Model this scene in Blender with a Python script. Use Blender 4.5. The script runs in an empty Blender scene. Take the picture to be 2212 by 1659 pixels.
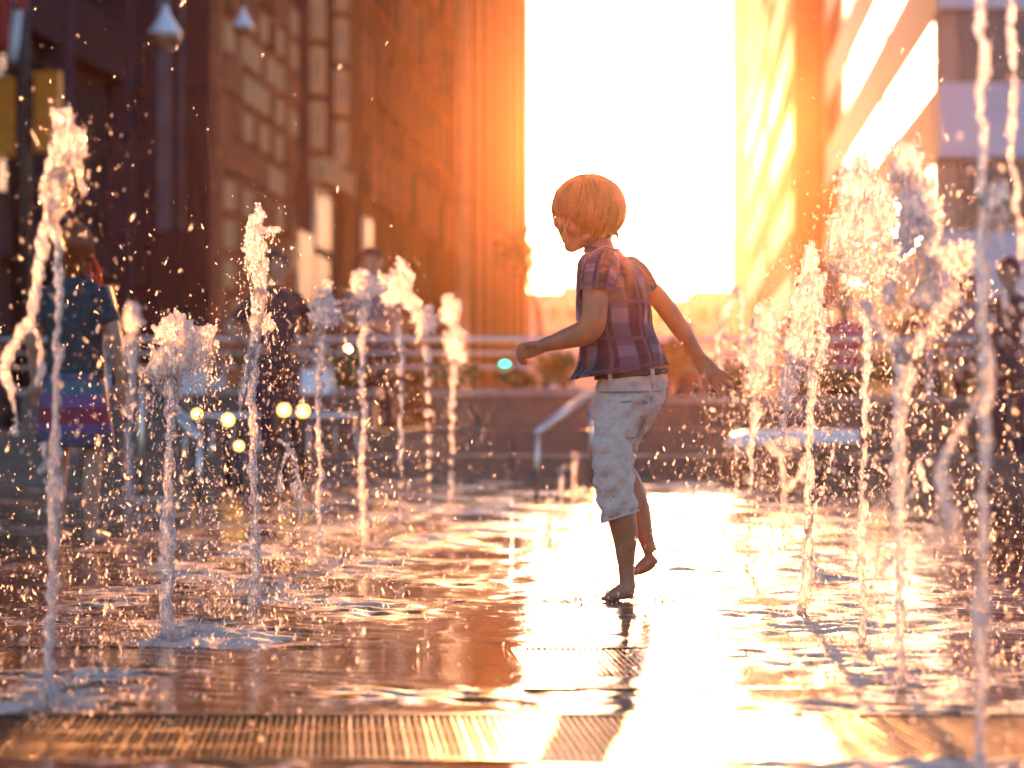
import bpy, math, random
import numpy as np
from mathutils import Vector, Matrix, noise as mnoise

random.seed(7); RNG = np.random.default_rng(11)
SC = bpy.context.scene
COL = SC.collection
R = math.radians

# ------------------------------------------------------------------ camera
F_PX, HZ, CAM_H = 2500.0, 405.0, 0.53          # focal length in pixels of a 1024 wide frame, horizon row, eye height
cam_d = bpy.data.cameras.new('camera')
cam = bpy.data.objects.new('camera', cam_d); COL.objects.link(cam)
cam.location = (0, 0, CAM_H); cam.rotation_euler = (R(90), 0, 0)
cam_d.sensor_width = 36.0
cam_d.lens = 36.0 * F_PX / 1024.0
cam_d.shift_y = (HZ - 384.0) / 1024.0
cam_d.clip_start = 0.05; cam_d.clip_end = 2000
cam_d.dof.use_dof = True
cam_d.dof.focus_distance = 6.25
cam_d.dof.aperture_fstop = 3.2
SC.camera = cam

# ------------------------------------------------------------------ sky and sun
SUN = Vector((0.0615, 1.0, 0.110)).normalized()
world = bpy.data.worlds.new('World'); SC.world = world; world.use_nodes = True
wn = world.node_tree.nodes; wl = world.node_tree.links
sky = wn.new('ShaderNodeTexSky'); sky.sky_type = 'NISHITA'; sky.sun_disc = False
sky.sun_elevation = math.asin(SUN.z); sky.sun_rotation = math.atan2(SUN.x, SUN.y)
sky.air_density = 1.0; sky.dust_density = 1.5; sky.ozone_density = 4.0
bg = wn['Background']; bg.inputs['Strength'].default_value = 0.15
tint = wn.new('ShaderNodeMix'); tint.data_type = 'RGBA'; tint.blend_type = 'MULTIPLY'; tint.inputs['Factor'].default_value = 1
tint.inputs['B'].default_value = (1.0, 0.65, 0.54, 1)          # rosy dusk air
wl.new(sky.outputs[0], tint.inputs['A']); wl.new(tint.outputs['Result'], bg.inputs[0])
sun_d = bpy.data.lights.new('sun', 'SUN'); sun = bpy.data.objects.new('sun', sun_d); COL.objects.link(sun)
sun_d.energy = 2.0; sun_d.angle = R(0.53); sun_d.color = (1.0, 0.38, 0.11)
sun.rotation_euler = SUN.to_track_quat('Z', 'Y').to_euler()
sun.location = SUN * 60

vs = SC.view_settings
vs.view_transform = 'Standard'; vs.look = 'None'; vs.gamma = 1; vs.use_curve_mapping = False
vs.exposure = 3.1
SC.render.engine = 'CYCLES'
cy = SC.cycles
cy.use_denoising = True; cy.max_bounces = 8; cy.transmission_bounces = 8; cy.glossy_bounces = 3; cy.diffuse_bounces = 2
cy.transparent_max_bounces = 8; cy.volume_bounces = 0; cy.sample_clamp_indirect = 8; cy.sample_clamp_direct = 40
cy.caustics_reflective = True; cy.caustics_refractive = False
HAZE_DENSITY, HAZE_G = 0.000029, 0.957
MIST_DENSITY, MIST_G = 0.00038, 0.979

# ------------------------------------------------------------------ helpers
def at(px, py, Y):                    # point of the place seen at pixel (px, py) of the 1024 frame, Y metres away
    return np.array([(px - 512.0) / F_PX * Y, Y, CAM_H + (HZ - py) / F_PX * Y])
K = 1024.0 / 2212.0
def atd(x, y, Y): return at(x * K, y * K, Y)

def tag(o, label=None, cat=None, group=None, kind=None):
    if label: o['label'] = label
    if cat: o['category'] = cat
    if group: o['group'] = group
    if kind: o['kind'] = kind
    return o
def empty(name, loc, label, cat, group=None):
    o = bpy.data.objects.new(name, None); COL.objects.link(o)
    o.location = loc; o.empty_display_size = 0.1
    bpy.context.view_layer.update()
    return tag(o, label, cat, group)
def link(name, me, parent=None, mat=None):
    o = bpy.data.objects.new(name, me); COL.objects.link(o)
    if mat is not None and len(me.materials) == 0: me.materials.append(mat)
    if parent is not None:
        o.parent = parent
        o.matrix_parent_inverse = WM(parent).inverted()
    return o
def WM(o):                            # world matrix without a depsgraph update
    m = o.matrix_basis.copy()
    if o.parent: m = WM(o.parent) @ o.matrix_parent_inverse @ m
    return m

class MB:                             # collects shapes into ONE mesh
    def __init__(s): s.v = []; s.f = []; s.n = 0; s.uv = {}
    def add(s, V, F):
        V = np.asarray(V, float); s.v.append(V); o = s.n
        s.f.extend([tuple(i + o for i in f) for f in F]); s.n += len(V)
    def box(s, lo, hi, M=None):
        x0, y0, z0 = lo; x1, y1, z1 = hi
        V = np.array([(x0,y0,z0),(x1,y0,z0),(x1,y1,z0),(x0,y1,z0),(x0,y0,z1),(x1,y0,z1),(x1,y1,z1),(x0,y1,z1)], float)
        if M is not None: V = np.array([M(*p) for p in V])
        s.add(V, [(0,3,2,1),(4,5,6,7),(0,1,5,4),(1,2,6,5),(2,3,7,6),(3,0,4,7)])
    def tube(s, pts, rad, n=8, cap=True, flat=None):
        P = np.asarray(pts, float); m = len(P)
        rad = np.broadcast_to(np.asarray(rad, float), (m,))
        T = np.gradient(P, axis=0); T /= np.linalg.norm(T, axis=1)[:, None] + 1e-9
        up = np.array([0, 1.0, 0]) if abs(T[0][1]) < 0.8 else np.array([1.0, 0, 0])
        V = []
        A = np.cross(T[0], up); A /= np.linalg.norm(A)
        ang = np.arange(n) / n * 2 * np.pi
        for i in range(m):
            A = A - T[i] * A.dot(T[i]); A /= np.linalg.norm(A) + 1e-9
            B = np.cross(T[i], A)
            k = 1.0 if flat is None else flat
            V.append(P[i] + rad[i] * (np.cos(ang)[:, None] * A + k * np.sin(ang)[:, None] * B))
        V = np.concatenate(V); F = []
        for i in range(m - 1):
            for j in range(n):
                a, b = i*n + j, i*n + (j+1) % n
                F.append((a, b, b + n, a + n))
        if cap:
            F.append(tuple(range(n))[::-1]); F.append(tuple(range((m-1)*n, m*n)))
        s.add(V, F)
    def rings(s, rings, cap=True):    # list of (n,3) rings
        n = len(rings[0]); m = len(rings); F = []
        for i in range(m - 1):
            for j in range(n):
                a, b = i*n + j, i*n + (j+1) % n
                F.append((a, b, b + n, a + n))
        if cap:
            F.append(tuple(range(n))[::-1]); F.append(tuple(range((m-1)*n, m*n)))
        s.add(np.concatenate(rings), F)
    def ball(s, c, r, sub=2):
        V, F = ICO[sub]; s.add(V * np.asarray(r, float) + np.asarray(c, float), F)
    def balls(s, C, Rr, sub=1):
        V, F = ICO[sub]
        for c, r in zip(C, Rr): s.add(V * r + c, F)
    def mesh(s, name, smooth=False):
        me = bpy.data.meshes.new(name)
        me.from_pydata(np.concatenate(s.v).tolist(), [], s.f); me.update()
        if smooth: me.shade_smooth()
        return me
    def build(s, name, mat, parent=None, smooth=False):
        return link(name, s.mesh(name, smooth), parent, mat)

def ico(sub):
    import bmesh
    bm = bmesh.new(); bmesh.ops.create_icosphere(bm, subdivisions=sub, radius=1.0)
    V = np.array([v.co[:] for v in bm.verts]); F = [tuple(v.index for v in f.verts) for f in bm.faces]
    bm.free(); return V, F
ICO = {k: ico(k) for k in (1, 2, 3)}

def fast_mesh(name, V, F, smooth=True):          # V (N,3), F (M,3) triangles or (M,4) quads
    me = bpy.data.meshes.new(name); k = F.shape[1]
    me.vertices.add(len(V)); me.vertices.foreach_set('co', np.ascontiguousarray(V, np.float32).ravel())
    me.loops.add(F.size); me.loops.foreach_set('vertex_index', np.ascontiguousarray(F, np.int32).ravel())
    me.polygons.add(len(F)); me.polygons.foreach_set('loop_start', np.arange(0, F.size, k, dtype=np.int32))
    me.update(calc_edges=True)
    if smooth: me.shade_smooth()
    return me

def remesh(mb, voxel, smooth=4, disp=None):      # one continuous skin round everything in mb
    me = mb.mesh('tmp'); o = bpy.data.objects.new('tmp', me); COL.objects.link(o)
    m = o.modifiers.new('r', 'REMESH'); m.mode = 'VOXEL'; m.voxel_size = voxel
    if smooth:
        m2 = o.modifiers.new('s', 'SMOOTH'); m2.iterations = smooth; m2.factor = 0.5
    dg = bpy.context.evaluated_depsgraph_get(); dg.update()
    out = bpy.data.meshes.new_from_object(o.evaluated_get(dg))
    bpy.data.objects.remove(o); bpy.data.meshes.remove(me)
    if disp:
        n = len(out.vertices); co = np.empty(n*3); no = np.empty(n*3)
        out.vertices.foreach_get('co', co); out.vertex_normals.foreach_get('vector', no)
        co = co.reshape(-1, 3); no = no.reshape(-1, 3)
        d = disp(co); out.vertices.foreach_set('co', (co + no * d[:, None]).ravel()); out.update()
    out.materials.clear(); out.shade_smooth()
    return out

def wave_noise(scale, amp, seed, k=14, vert=1.0):        # cheap turbulent relief: many crossed sines
    g = np.random.default_rng(seed); W = g.normal(size=(k, 3)); W /= np.linalg.norm(W, axis=1)[:, None]
    W *= (g.uniform(0.6, 2.2, k) * 2*np.pi / scale)[:, None]; W[:, 2] *= vert
    ph = g.uniform(0, 6.28, k)
    return lambda co: amp * np.sin(co @ W.T + ph).sum(1) / math.sqrt(k)

# ------------------------------------------------------------------ materials
def pmat(name, col, rough=0.6, metal=0.0, spec=0.5, noise=None, col2=None, bump=0.0, bscale=40, **kw):
    m = bpy.data.materials.new(name); m.use_nodes = True
    nt = m.node_tree; N = nt.nodes; L = nt.links; p = N['Principled BSDF']
    p.inputs['Base Color'].default_value = (*col, 1); p.inputs['Roughness'].default_value = rough
    p.inputs['Metallic'].default_value = metal; p.inputs['Specular IOR Level'].default_value = spec
    for k, v in kw.items(): p.inputs[k.replace('_', ' ')].default_value = v
    if noise or bump:
        tc = N.new('ShaderNodeTexCoord')
        tx = N.new('ShaderNodeTexNoise'); tx.inputs['Scale'].default_value = noise or bscale; tx.inputs['Detail'].default_value = 5
        L.new(tc.outputs['Object'], tx.inputs['Vector'])
        if noise:
            mx = N.new('ShaderNodeMix'); mx.data_type = 'RGBA'
            mx.inputs['A'].default_value = (*col, 1); mx.inputs['B'].default_value = (*(col2 or [c*0.6 for c in col]), 1)
            rp = N.new('ShaderNodeMapRange'); rp.inputs[1].default_value = 0.35; rp.inputs[2].default_value = 0.65
            L.new(tx.outputs['Fac'], rp.inputs[0]); L.new(rp.outputs[0], mx.inputs['Factor']); L.new(mx.outputs['Result'], p.inputs['Base Color'])
        if bump:
            t2 = N.new('ShaderNodeTexNoise'); t2.inputs['Scale'].default_value = bscale; t2.inputs['Detail'].default_value = 4
            L.new(tc.outputs['Object'], t2.inputs['Vector'])
            b = N.new('ShaderNodeBump'); b.inputs['Strength'].default_value = bump; b.inputs['Distance'].default_value = 0.02
            L.new(t2.outputs['Fac'], b.inputs['Height']); L.new(b.outputs[0], p.inputs['Normal'])
    return m
def emat(name, col, strength):
    m = bpy.data.materials.new(name); m.use_nodes = True
    p = m.node_tree.nodes['Principled BSDF']; p.inputs['Base Color'].default_value = (*col, 1)
    p.inputs['Emission Color'].default_value = (*col, 1); p.inputs['Emission Strength'].default_value = strength
    return m

def water_mat(name, rough, foam):
    m = bpy.data.materials.new(name); m.use_nodes = True
    nt = m.node_tree; N = nt.nodes; L = nt.links; p = N['Principled BSDF']; out = N['Material Output']
    p.inputs['Base Color'].default_value = (1, 1, 1, 1); p.inputs['Roughness'].default_value = rough
    p.inputs['IOR'].default_value = 1.33; p.inputs['Transmission Weight'].default_value = 1.0
    tr = N.new('ShaderNodeBsdfTranslucent'); tr.inputs[0].default_value = (0.95, 0.93, 0.93, 1)
    df = N.new('ShaderNodeBsdfDiffuse'); df.inputs[0].default_value = (0.93, 0.87, 0.90, 1)
    a = N.new('ShaderNodeMixShader'); a.inputs[0].default_value = 0.42
    L.new(tr.outputs[0], a.inputs[1]); L.new(df.outputs[0], a.inputs[2])
    tc = N.new('ShaderNodeTexCoord'); mp = N.new('ShaderNodeMapping'); mp.inputs['Scale'].default_value = (1, 1, 0.35)
    tx = N.new('ShaderNodeTexNoise'); tx.inputs['Scale'].default_value = 150; tx.inputs['Detail'].default_value = 5
    L.new(tc.outputs['Object'], mp.inputs[0]); L.new(mp.outputs[0], tx.inputs['Vector'])
    rp = N.new('ShaderNodeMapRange'); rp.inputs[1].default_value = 0.40; rp.inputs[2].default_value = 0.62
    rp.inputs[3].default_value = foam * 0.35; rp.inputs[4].default_value = min(1, foam * 1.5)
    L.new(tx.outputs['Fac'], rp.inputs[0])
    b = N.new('ShaderNodeBump'); b.inputs['Strength'].default_value = 1.0; b.inputs['Distance'].default_value = 0.012
    L.new(tx.outputs['Fac'], b.inputs['Height']); L.new(b.outputs[0], p.inputs['Normal'])
    mx = N.new('ShaderNodeMixShader')
    L.new(rp.outputs[0], mx.inputs[0]); L.new(p.outputs[0], mx.inputs[1]); L.new(a.outputs[0], mx.inputs[2])
    L.new(mx.outputs[0], out.inputs[0])
    return m
M_JET = water_mat('aerated_water', 0.10, 0.32)
M_CREST = water_mat('foaming_water', 0.13, 0.46)
M_DROP = water_mat('drop_water', 0.16, 0.30)

M_SKIN = pmat('skin', (0.44, 0.17, 0.075), 0.4, noise=22, col2=(0.36, 0.13, 0.055), bump=0.12, bscale=160, Subsurface_Weight=0.12, Subsurface_Scale=0.02)
M_SKIN2 = pmat('tanned_skin', (0.36, 0.19, 0.12), 0.5, noise=20, col2=(0.30, 0.15, 0.09))
M_HAIR = pmat('light_brown_hair', (0.17, 0.085, 0.035), 0.4, noise=60, col2=(0.12, 0.06, 0.025))
nt_ = M_HAIR.node_tree; tl_ = nt_.nodes.new('ShaderNodeBsdfTranslucent'); tl_.inputs[0].default_value = (.75, .42, .16, 1)
mx_ = nt_.nodes.new('ShaderNodeMixShader'); mx_.inputs[0].default_value = .22
nt_.links.new(nt_.nodes['Principled BSDF'].outputs[0], mx_.inputs[1]); nt_.links.new(tl_.outputs[0], mx_.inputs[2]); nt_.links.new(mx_.outputs[0], nt_.nodes['Material Output'].inputs[0])
M_REDHAIR = pmat('red_hair', (0.30, 0.085, 0.022), 0.4, noise=40, col2=(0.2, 0.05, 0.012))
nt_ = M_REDHAIR.node_tree; tl_ = nt_.nodes.new('ShaderNodeBsdfTranslucent'); tl_.inputs[0].default_value = (.85, .25, .05, 1)
mx_ = nt_.nodes.new('ShaderNodeMixShader'); mx_.inputs[0].default_value = .4
nt_.links.new(nt_.nodes['Principled BSDF'].outputs[0], mx_.inputs[1]); nt_.links.new(tl_.outputs[0], mx_.inputs[2]); nt_.links.new(mx_.outputs[0], nt_.nodes['Material Output'].inputs[0])
M_DARKHAIR = pmat('dark_brown_hair', (0.035, 0.02, 0.014), 0.45, noise=40, col2=(0.02, 0.012, 0.01))
M_STEEL = pmat('brushed_steel', (0.52, 0.49, 0.47), 0.34, 1.0, noise=30, col2=(0.42, 0.40, 0.38))
M_IRON = pmat('wet_cast_bronze', (0.15, 0.075, 0.038), 0.22, 0.85, noise=50, col2=(0.09, 0.045, 0.022), bump=0.2, bscale=200)
M_DARKMETAL = pmat('dark_metal', (0.03, 0.028, 0.03), 0.45, 0.6, noise=20, col2=(0.05, 0.045, 0.045))
M_YELLOW = pmat('signal_yellow', (0.85, 0.27, 0.012), 0.5, noise=8, col2=(0.7, 0.21, 0.01))
M_GRANITE = pmat('brown_granite', (0.13, 0.08, 0.058), 0.5, noise=25, col2=(0.09, 0.055, 0.04), bump=0.3, bscale=60)
M_PALE = pmat('pale_stone', (0.26, 0.21, 0.18), 0.45, noise=14, col2=(0.2, 0.16, 0.14))
M_PAVE = pmat('wet_dark_paving', (0.17, 0.13, 0.115), 0.3, noise=6, col2=(0.11, 0.085, 0.08), bump=0.25, bscale=30)
M_ASPH = pmat('asphalt', (0.05, 0.048, 0.048), 0.95, spec=0.06, noise=30, col2=(0.035, 0.034, 0.034), bump=0.3, bscale=80)
M_WHITE = pmat('white_paint', (0.75, 0.75, 0.77), 0.35, noise=9, col2=(0.68, 0.68, 0.70))
M_LEAF = pmat('leaf', (0.07, 0.11, 0.03), 0.5, noise=12, col2=(0.10, 0.10, 0.025))
M_BARK = pmat('bark', (0.09, 0.06, 0.045), 0.85, noise=30, col2=(0.06, 0.04, 0.03), bump=0.5, bscale=60)

# ------------------------------------------------------------------ haze: the air of the street
hz = MB(); hz.box((-118, -18, -1.2), (118, 452, 64))
hm = bpy.data.materials.new('haze'); hm.use_nodes = True
hn = hm.node_tree.nodes; hn.remove(hn['Principled BSDF'])
pv = hn.new('ShaderNodeVolumePrincipled'); pv.inputs['Color'].default_value = (1.0, 0.55, 0.33, 1)
pv.inputs['Density'].default_value = HAZE_DENSITY; pv.inputs['Anisotropy'].default_value = HAZE_G
hm.node_tree.links.new(pv.outputs[0], hn['Material Output'].inputs['Volume'])
tag(hz.build('haze', hm), 'warm evening haze hanging over the plaza and street', 'haze', kind='stuff')

# fountain mist over the jets, stretched towards the camera to veil the child with glow
mi = MB(); V_, F_ = ICO[3]; S_ = np.sign(V_) * np.abs(V_)**0.6
mi.add(S_ * np.array([3.4, 7.0, 1.25]) / np.abs(S_).max(0) + np.array([0.1, 7.6, 1.0]), F_)
mm = hm.copy(); mm.name = 'mist'
for n_ in mm.node_tree.nodes:
    if n_.type == 'PRINCIPLED_VOLUME': n_.inputs['Density'].default_value = MIST_DENSITY; n_.inputs['Anisotropy'].default_value = MIST_G
tag(mi.build('mist', mm), 'fine spray mist over the fountain jets, extended to veil the child with glow', 'mist', kind='stuff')

# ------------------------------------------------------------------ ground
g = MB(); g.box((-112, -14, -0.6), (112, 446, -0.10))
tag(g.build('ground', M_ASPH), 'dark asphalt street running away between the towers', 'street', kind='structure')
g = MB(); g.box((-14, -8, -0.097), (14, 17.4, -0.055))
g.box((-14, 17.4, -0.097), (14, 27.5, 0.012))
tag(g.build('plaza_pavement', M_PAVE), 'wet dark stone plaza under the film of water', 'plaza', kind='structure')

# pixel columns/rows below are in the 2212 wide view of the photograph: (x, y, radius) with a distance for each jet
JETS = []
def jet(Y, label, strands, blobs=(), drops=120, spread=1.0, mat=None): JETS.append((Y, label, strands, blobs, drops, spread))
jet(4.43, 'tall left jet of clear water ending in a mitten shaped crest at the left edge',
    [[(105,1520,17),(108,1400,14),(113,1250,14),(117,1100,15),(118,1000,16),(120,900,11),(121,800,10),(124,720,11),(128,620,11),(124,540,12),(118,470,14),(118,425,17),(126,380,19)],
     [(112,440,12),(96,500,14),(84,570,13),(78,630,13),(62,690,13),(34,735,10),(8,795,13),(24,850,8),(36,900,6),(32,935,9)],
     [(62,690,9),(84,740,7),(88,800,11),(78,830,6)], [(162,350,8),(174,385,6),(186,415,8)], [(107,350,7),(98,400,9),(94,430,9)],
     [(98,960,8),(92,1020,8)]],
    [(136,255,30,26,22,8,15),(147,310,34,45,40,8,15),(170,310,14,32,14,6,10),(122,350,20,50,20,7,13),(140,390,12,20,8,6,9)], 420, 1.2)
jet(5.66, 'mushroom shaped pale jet with a domed cap, second from the left',
    [[(360,1385,18),(362,1300,14),(363,1250,15),(366,1160,20),(364,1100,15),(365,1000,11),(366,900,10),(368,830,14)]],
    [(378,712,40,40,46,9,18),(372,770,50,45,60,9,18),(428,750,34,54,44,8,14),(345,800,34,24,22,7,11),(308,803,16,10,8,4,7),(455,720,12,24,10,5,9)], 900, 1.0)
jet(6.6, 'slim fish shaped jet in front of the man in dark clothes',
    [[(550,1312,14),(551,1200,13),(549,1080,12),(547,960,11),(544,860,12),(547,780,14),(554,700,15),(560,640,17)],
     [(543,760,10),(533,810,9),(522,860,6),(516,890,5)]],
    [(550,530,24,60,40,8,14),(560,465,12,34,14,6,10),(583,496,15,13,10,5,8),(562,600,20,50,26,7,12),(568,700,20,30,14,6,10)], 700, 0.9)
jet(8.3, 'spearhead shaped jet, fourth in the receding left row',
    [[(688,1222,8),(690,1100,8),(691,1000,9),(688,900,8),(690,830,10),(697,740,13)]],
    [(701,672,28,44,36,9,14),(705,622,12,22,12,6,9),(673,686,9,8,6,5,7),(731,676,8,12,6,5,7)], 420, 1.2)
jet(9.4, 'jet with a broad lumpy crest below the far woman\'s head',
    [[(786,1182,9),(784,1100,9),(782,1000,10),(788,920,8),(783,850,9),(780,760,10),(788,670,15)]],
    [(788,618,34,38,40,9,15),(765,620,12,22,8,6,9),(826,612,15,24,12,6,10)], 420, 1.3)
jet(10.4, 'tallest golden jet in the middle of the receding left row',
    [[(864,1150,8),(866,1000,8),(865,880,8),(867,720,11)],[(885,640,8),(905,700,7),(898,740,6)]],
    [(860,620,34,44,40,9,15),(864,572,13,18,10,6,9),(890,655,18,26,14,6,10),(838,640,12,30,10,6,9)], 420, 1.3)
jet(11.7, 'short golden jet just behind the tallest golden one',
    [[(925,1122,7),(926,950,8),(921,760,11)]],
    [(920,692,26,34,30,8,13)], 260, 1.2)
jet(12.7, 'glowing rounded jet, last of the left row next to the sky gap',
    [[(975,1100,8),(976,950,9),(978,790,11)]],
    [(974,672,22,34,30,9,14),(982,740,24,46,30,8,13),(1002,775,12,14,6,6,9)], 260, 1.2)
jet(14.0, 'small far blurred jet between the red haired girl and the domed jet',
    [[(278,1062,9),(280,940,9),(283,800,11),(284,740,14)]],
    [(286,690,20,36,26,8,13),(262,742,14,20,8,6,9)], 120, 1.2)
jet(7.3, 'low curling fan of water between the slim and spearhead jets',
    [[(612,1118,6),(606,1060,7),(610,1010,5),(622,975,5)],[(650,1118,5),(650,1060,6),(640,1000,5),(622,965,5),(600,950,4)]], [(638,1060,14,40,14,3,6)], 200, 0.8)
jet(3.5, 'very tall blurred stream close to the camera at the right edge',
    [[(2116,1700,15),(2119,1560,14),(2120,1450,14),(2121,1330,20),(2121,1240,13),(2124,1100,13),(2127,950,15),(2131,820,18),(2127,700,15),(2123,560,15),(2120,430,13),(2126,330,12),(2116,230,11),(2128,150,13),(2118,60,13),(2126,-30,12),(2121,-120,12)],
     [(2130,830,12),(2090,900,11),(2055,960,10),(2030,1020,12)],[(2130,420,10),(2160,400,10),(2178,430,8)],[(2118,1330,10),(2150,1420,6),(2165,1480,5)]],
    [(2150,430,30,46,12,7,12),(2036,1040,18,50,14,7,13),(2050,1110,26,34,16,7,13),(2006,1170,10,26,6,6,9)], 260, 1.4)
jet(3.75, 'second tall stream cut by the right edge of the view',
    [[(2246,1670,13),(2238,1300,12),(2228,950,12),(2214,700,11),(2198,450,12),(2182,300,9),(2192,180,11),(2184,60,11),(2190,-100,11)]],
    [(2170,640,12,40,8,5,9)], 160, 1.0)
jet(4.7, 'largest jet, a tall ragged bell of water right of the child',
    [[(1947,1480,14),(1945,1380,13),(1942,1250,14),(1941,1120,15),(1944,1010,18),(1944,900,18),(1952,820,20),(1954,760,17)],
     [(1950,770,16),(1900,700,14),(1870,660,12)],[(1975,760,14),(2020,700,14),(2060,640,12)],[(1905,1180,9),(1890,1250,7),(1880,1330,6)],[(1985,1000,8),(2000,1060,7)]],
    [(1955,350,36,46,46,8,15),(1985,430,44,74,66,8,14),(2012,520,28,76,40,7,12),(1960,500,26,54,26,7,12),(1925,630,20,40,8,6,10),(2000,630,22,40,8,6,10),(2062,560,40,44,34,6,12),(2088,540,16,22,10,5,8),(2020,640,50,34,30,6,12),(1905,1220,22,60,18,4,8)], 1300, 1.3)
jet(5.45, 'wide glittering dome of water left of the largest jet',
    [[(1862,1402,11),(1862,1300,10),(1861,1180,11),(1863,1050,10),(1867,900,10),(1872,780,12),(1872,690,14)]],
    [(1905,440,34,70,30,8,13),(1920,560,36,70,26,7,12),(1850,400,44,46,56,8,13),(1868,480,58,60,90,8,13),(1815,500,26,50,30,6,11),(1858,570,58,52,60,6,11),(1860,350,24,16,12,5,9)], 900, 1.2)
jet(6.3, 'leaning leaf shaped jet glowing gold behind the outstretched hand',
    [[(1734,1332,13),(1740,1230,14),(1744,1100,10),(1748,980,9),(1754,880,10),(1757,790,14)],[(1700,860,10),(1690,930,8),(1694,960,6)],[(1800,980,5),(1770,1080,6),(1742,1160,6)]],
    [(1750,562,22,44,30,7,12),(1748,640,40,66,70,7,13),(1728,740,38,66,64,7,13),(1702,830,24,44,28,6,11),(1778,730,14,76,24,5,9)], 800, 1.0)
jet(8.0, 'short foamy jet just beyond the outstretched hand',
    [[(1614,1232,7),(1617,1100,7),(1624,980,8),(1634,880,12)]],
    [(1655,690,26,34,34,6,10),(1646,750,38,52,66,6,11),(1632,815,30,40,36,6,10),(1604,772,16,12,8,4,6)], 800, 0.9)
jet(9.2, 'thin looping jet of beads in front of the sky gap',
    [[(1590,1186,5),(1591,1060,5),(1590,940,5),(1578,840,5),(1556,790,6),(1549,740,8),(1556,700,9),(1572,668,7),(1588,634,9),(1602,640,8),(1602,690,7),(1606,735,5)],
     [(1556,735,5),(1580,745,4),(1600,765,4)]], [(1552,705,14,16,8,4,6),(1592,632,12,10,7,4,6),(1556,780,10,20,8,3,5)], 420, 0.8)
jet(10.6, 'small curling far jet under the pale bench',
    [[(1690,1140,6),(1694,1040,8),(1680,975,8),(1655,960,6)],[(1700,1060,6),(1730,1020,7),(1745,985,6)]], [(1700,955,34,14,14,5,8),(1736,1010,14,26,8,5,8)], 200, 1.0)
for x, y0, y1 in ((1185,1150,1072),(1213,1100,1016),(1240,1065,985)):
    jet(.53*2500/(y0*K-405), {1185:'low bubbling spout nearest the child in the open lane', 1213:'low bubbling spout in the middle of the open lane', 1240:'low bubbling spout farthest away in the open lane'}[x],
        [[(x,y0,6),(x,(y0+y1)/2,6),(x+2,y1,8)]], [(x+1,y1,9,7,6,4,6)], 14, 0.4)

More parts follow.
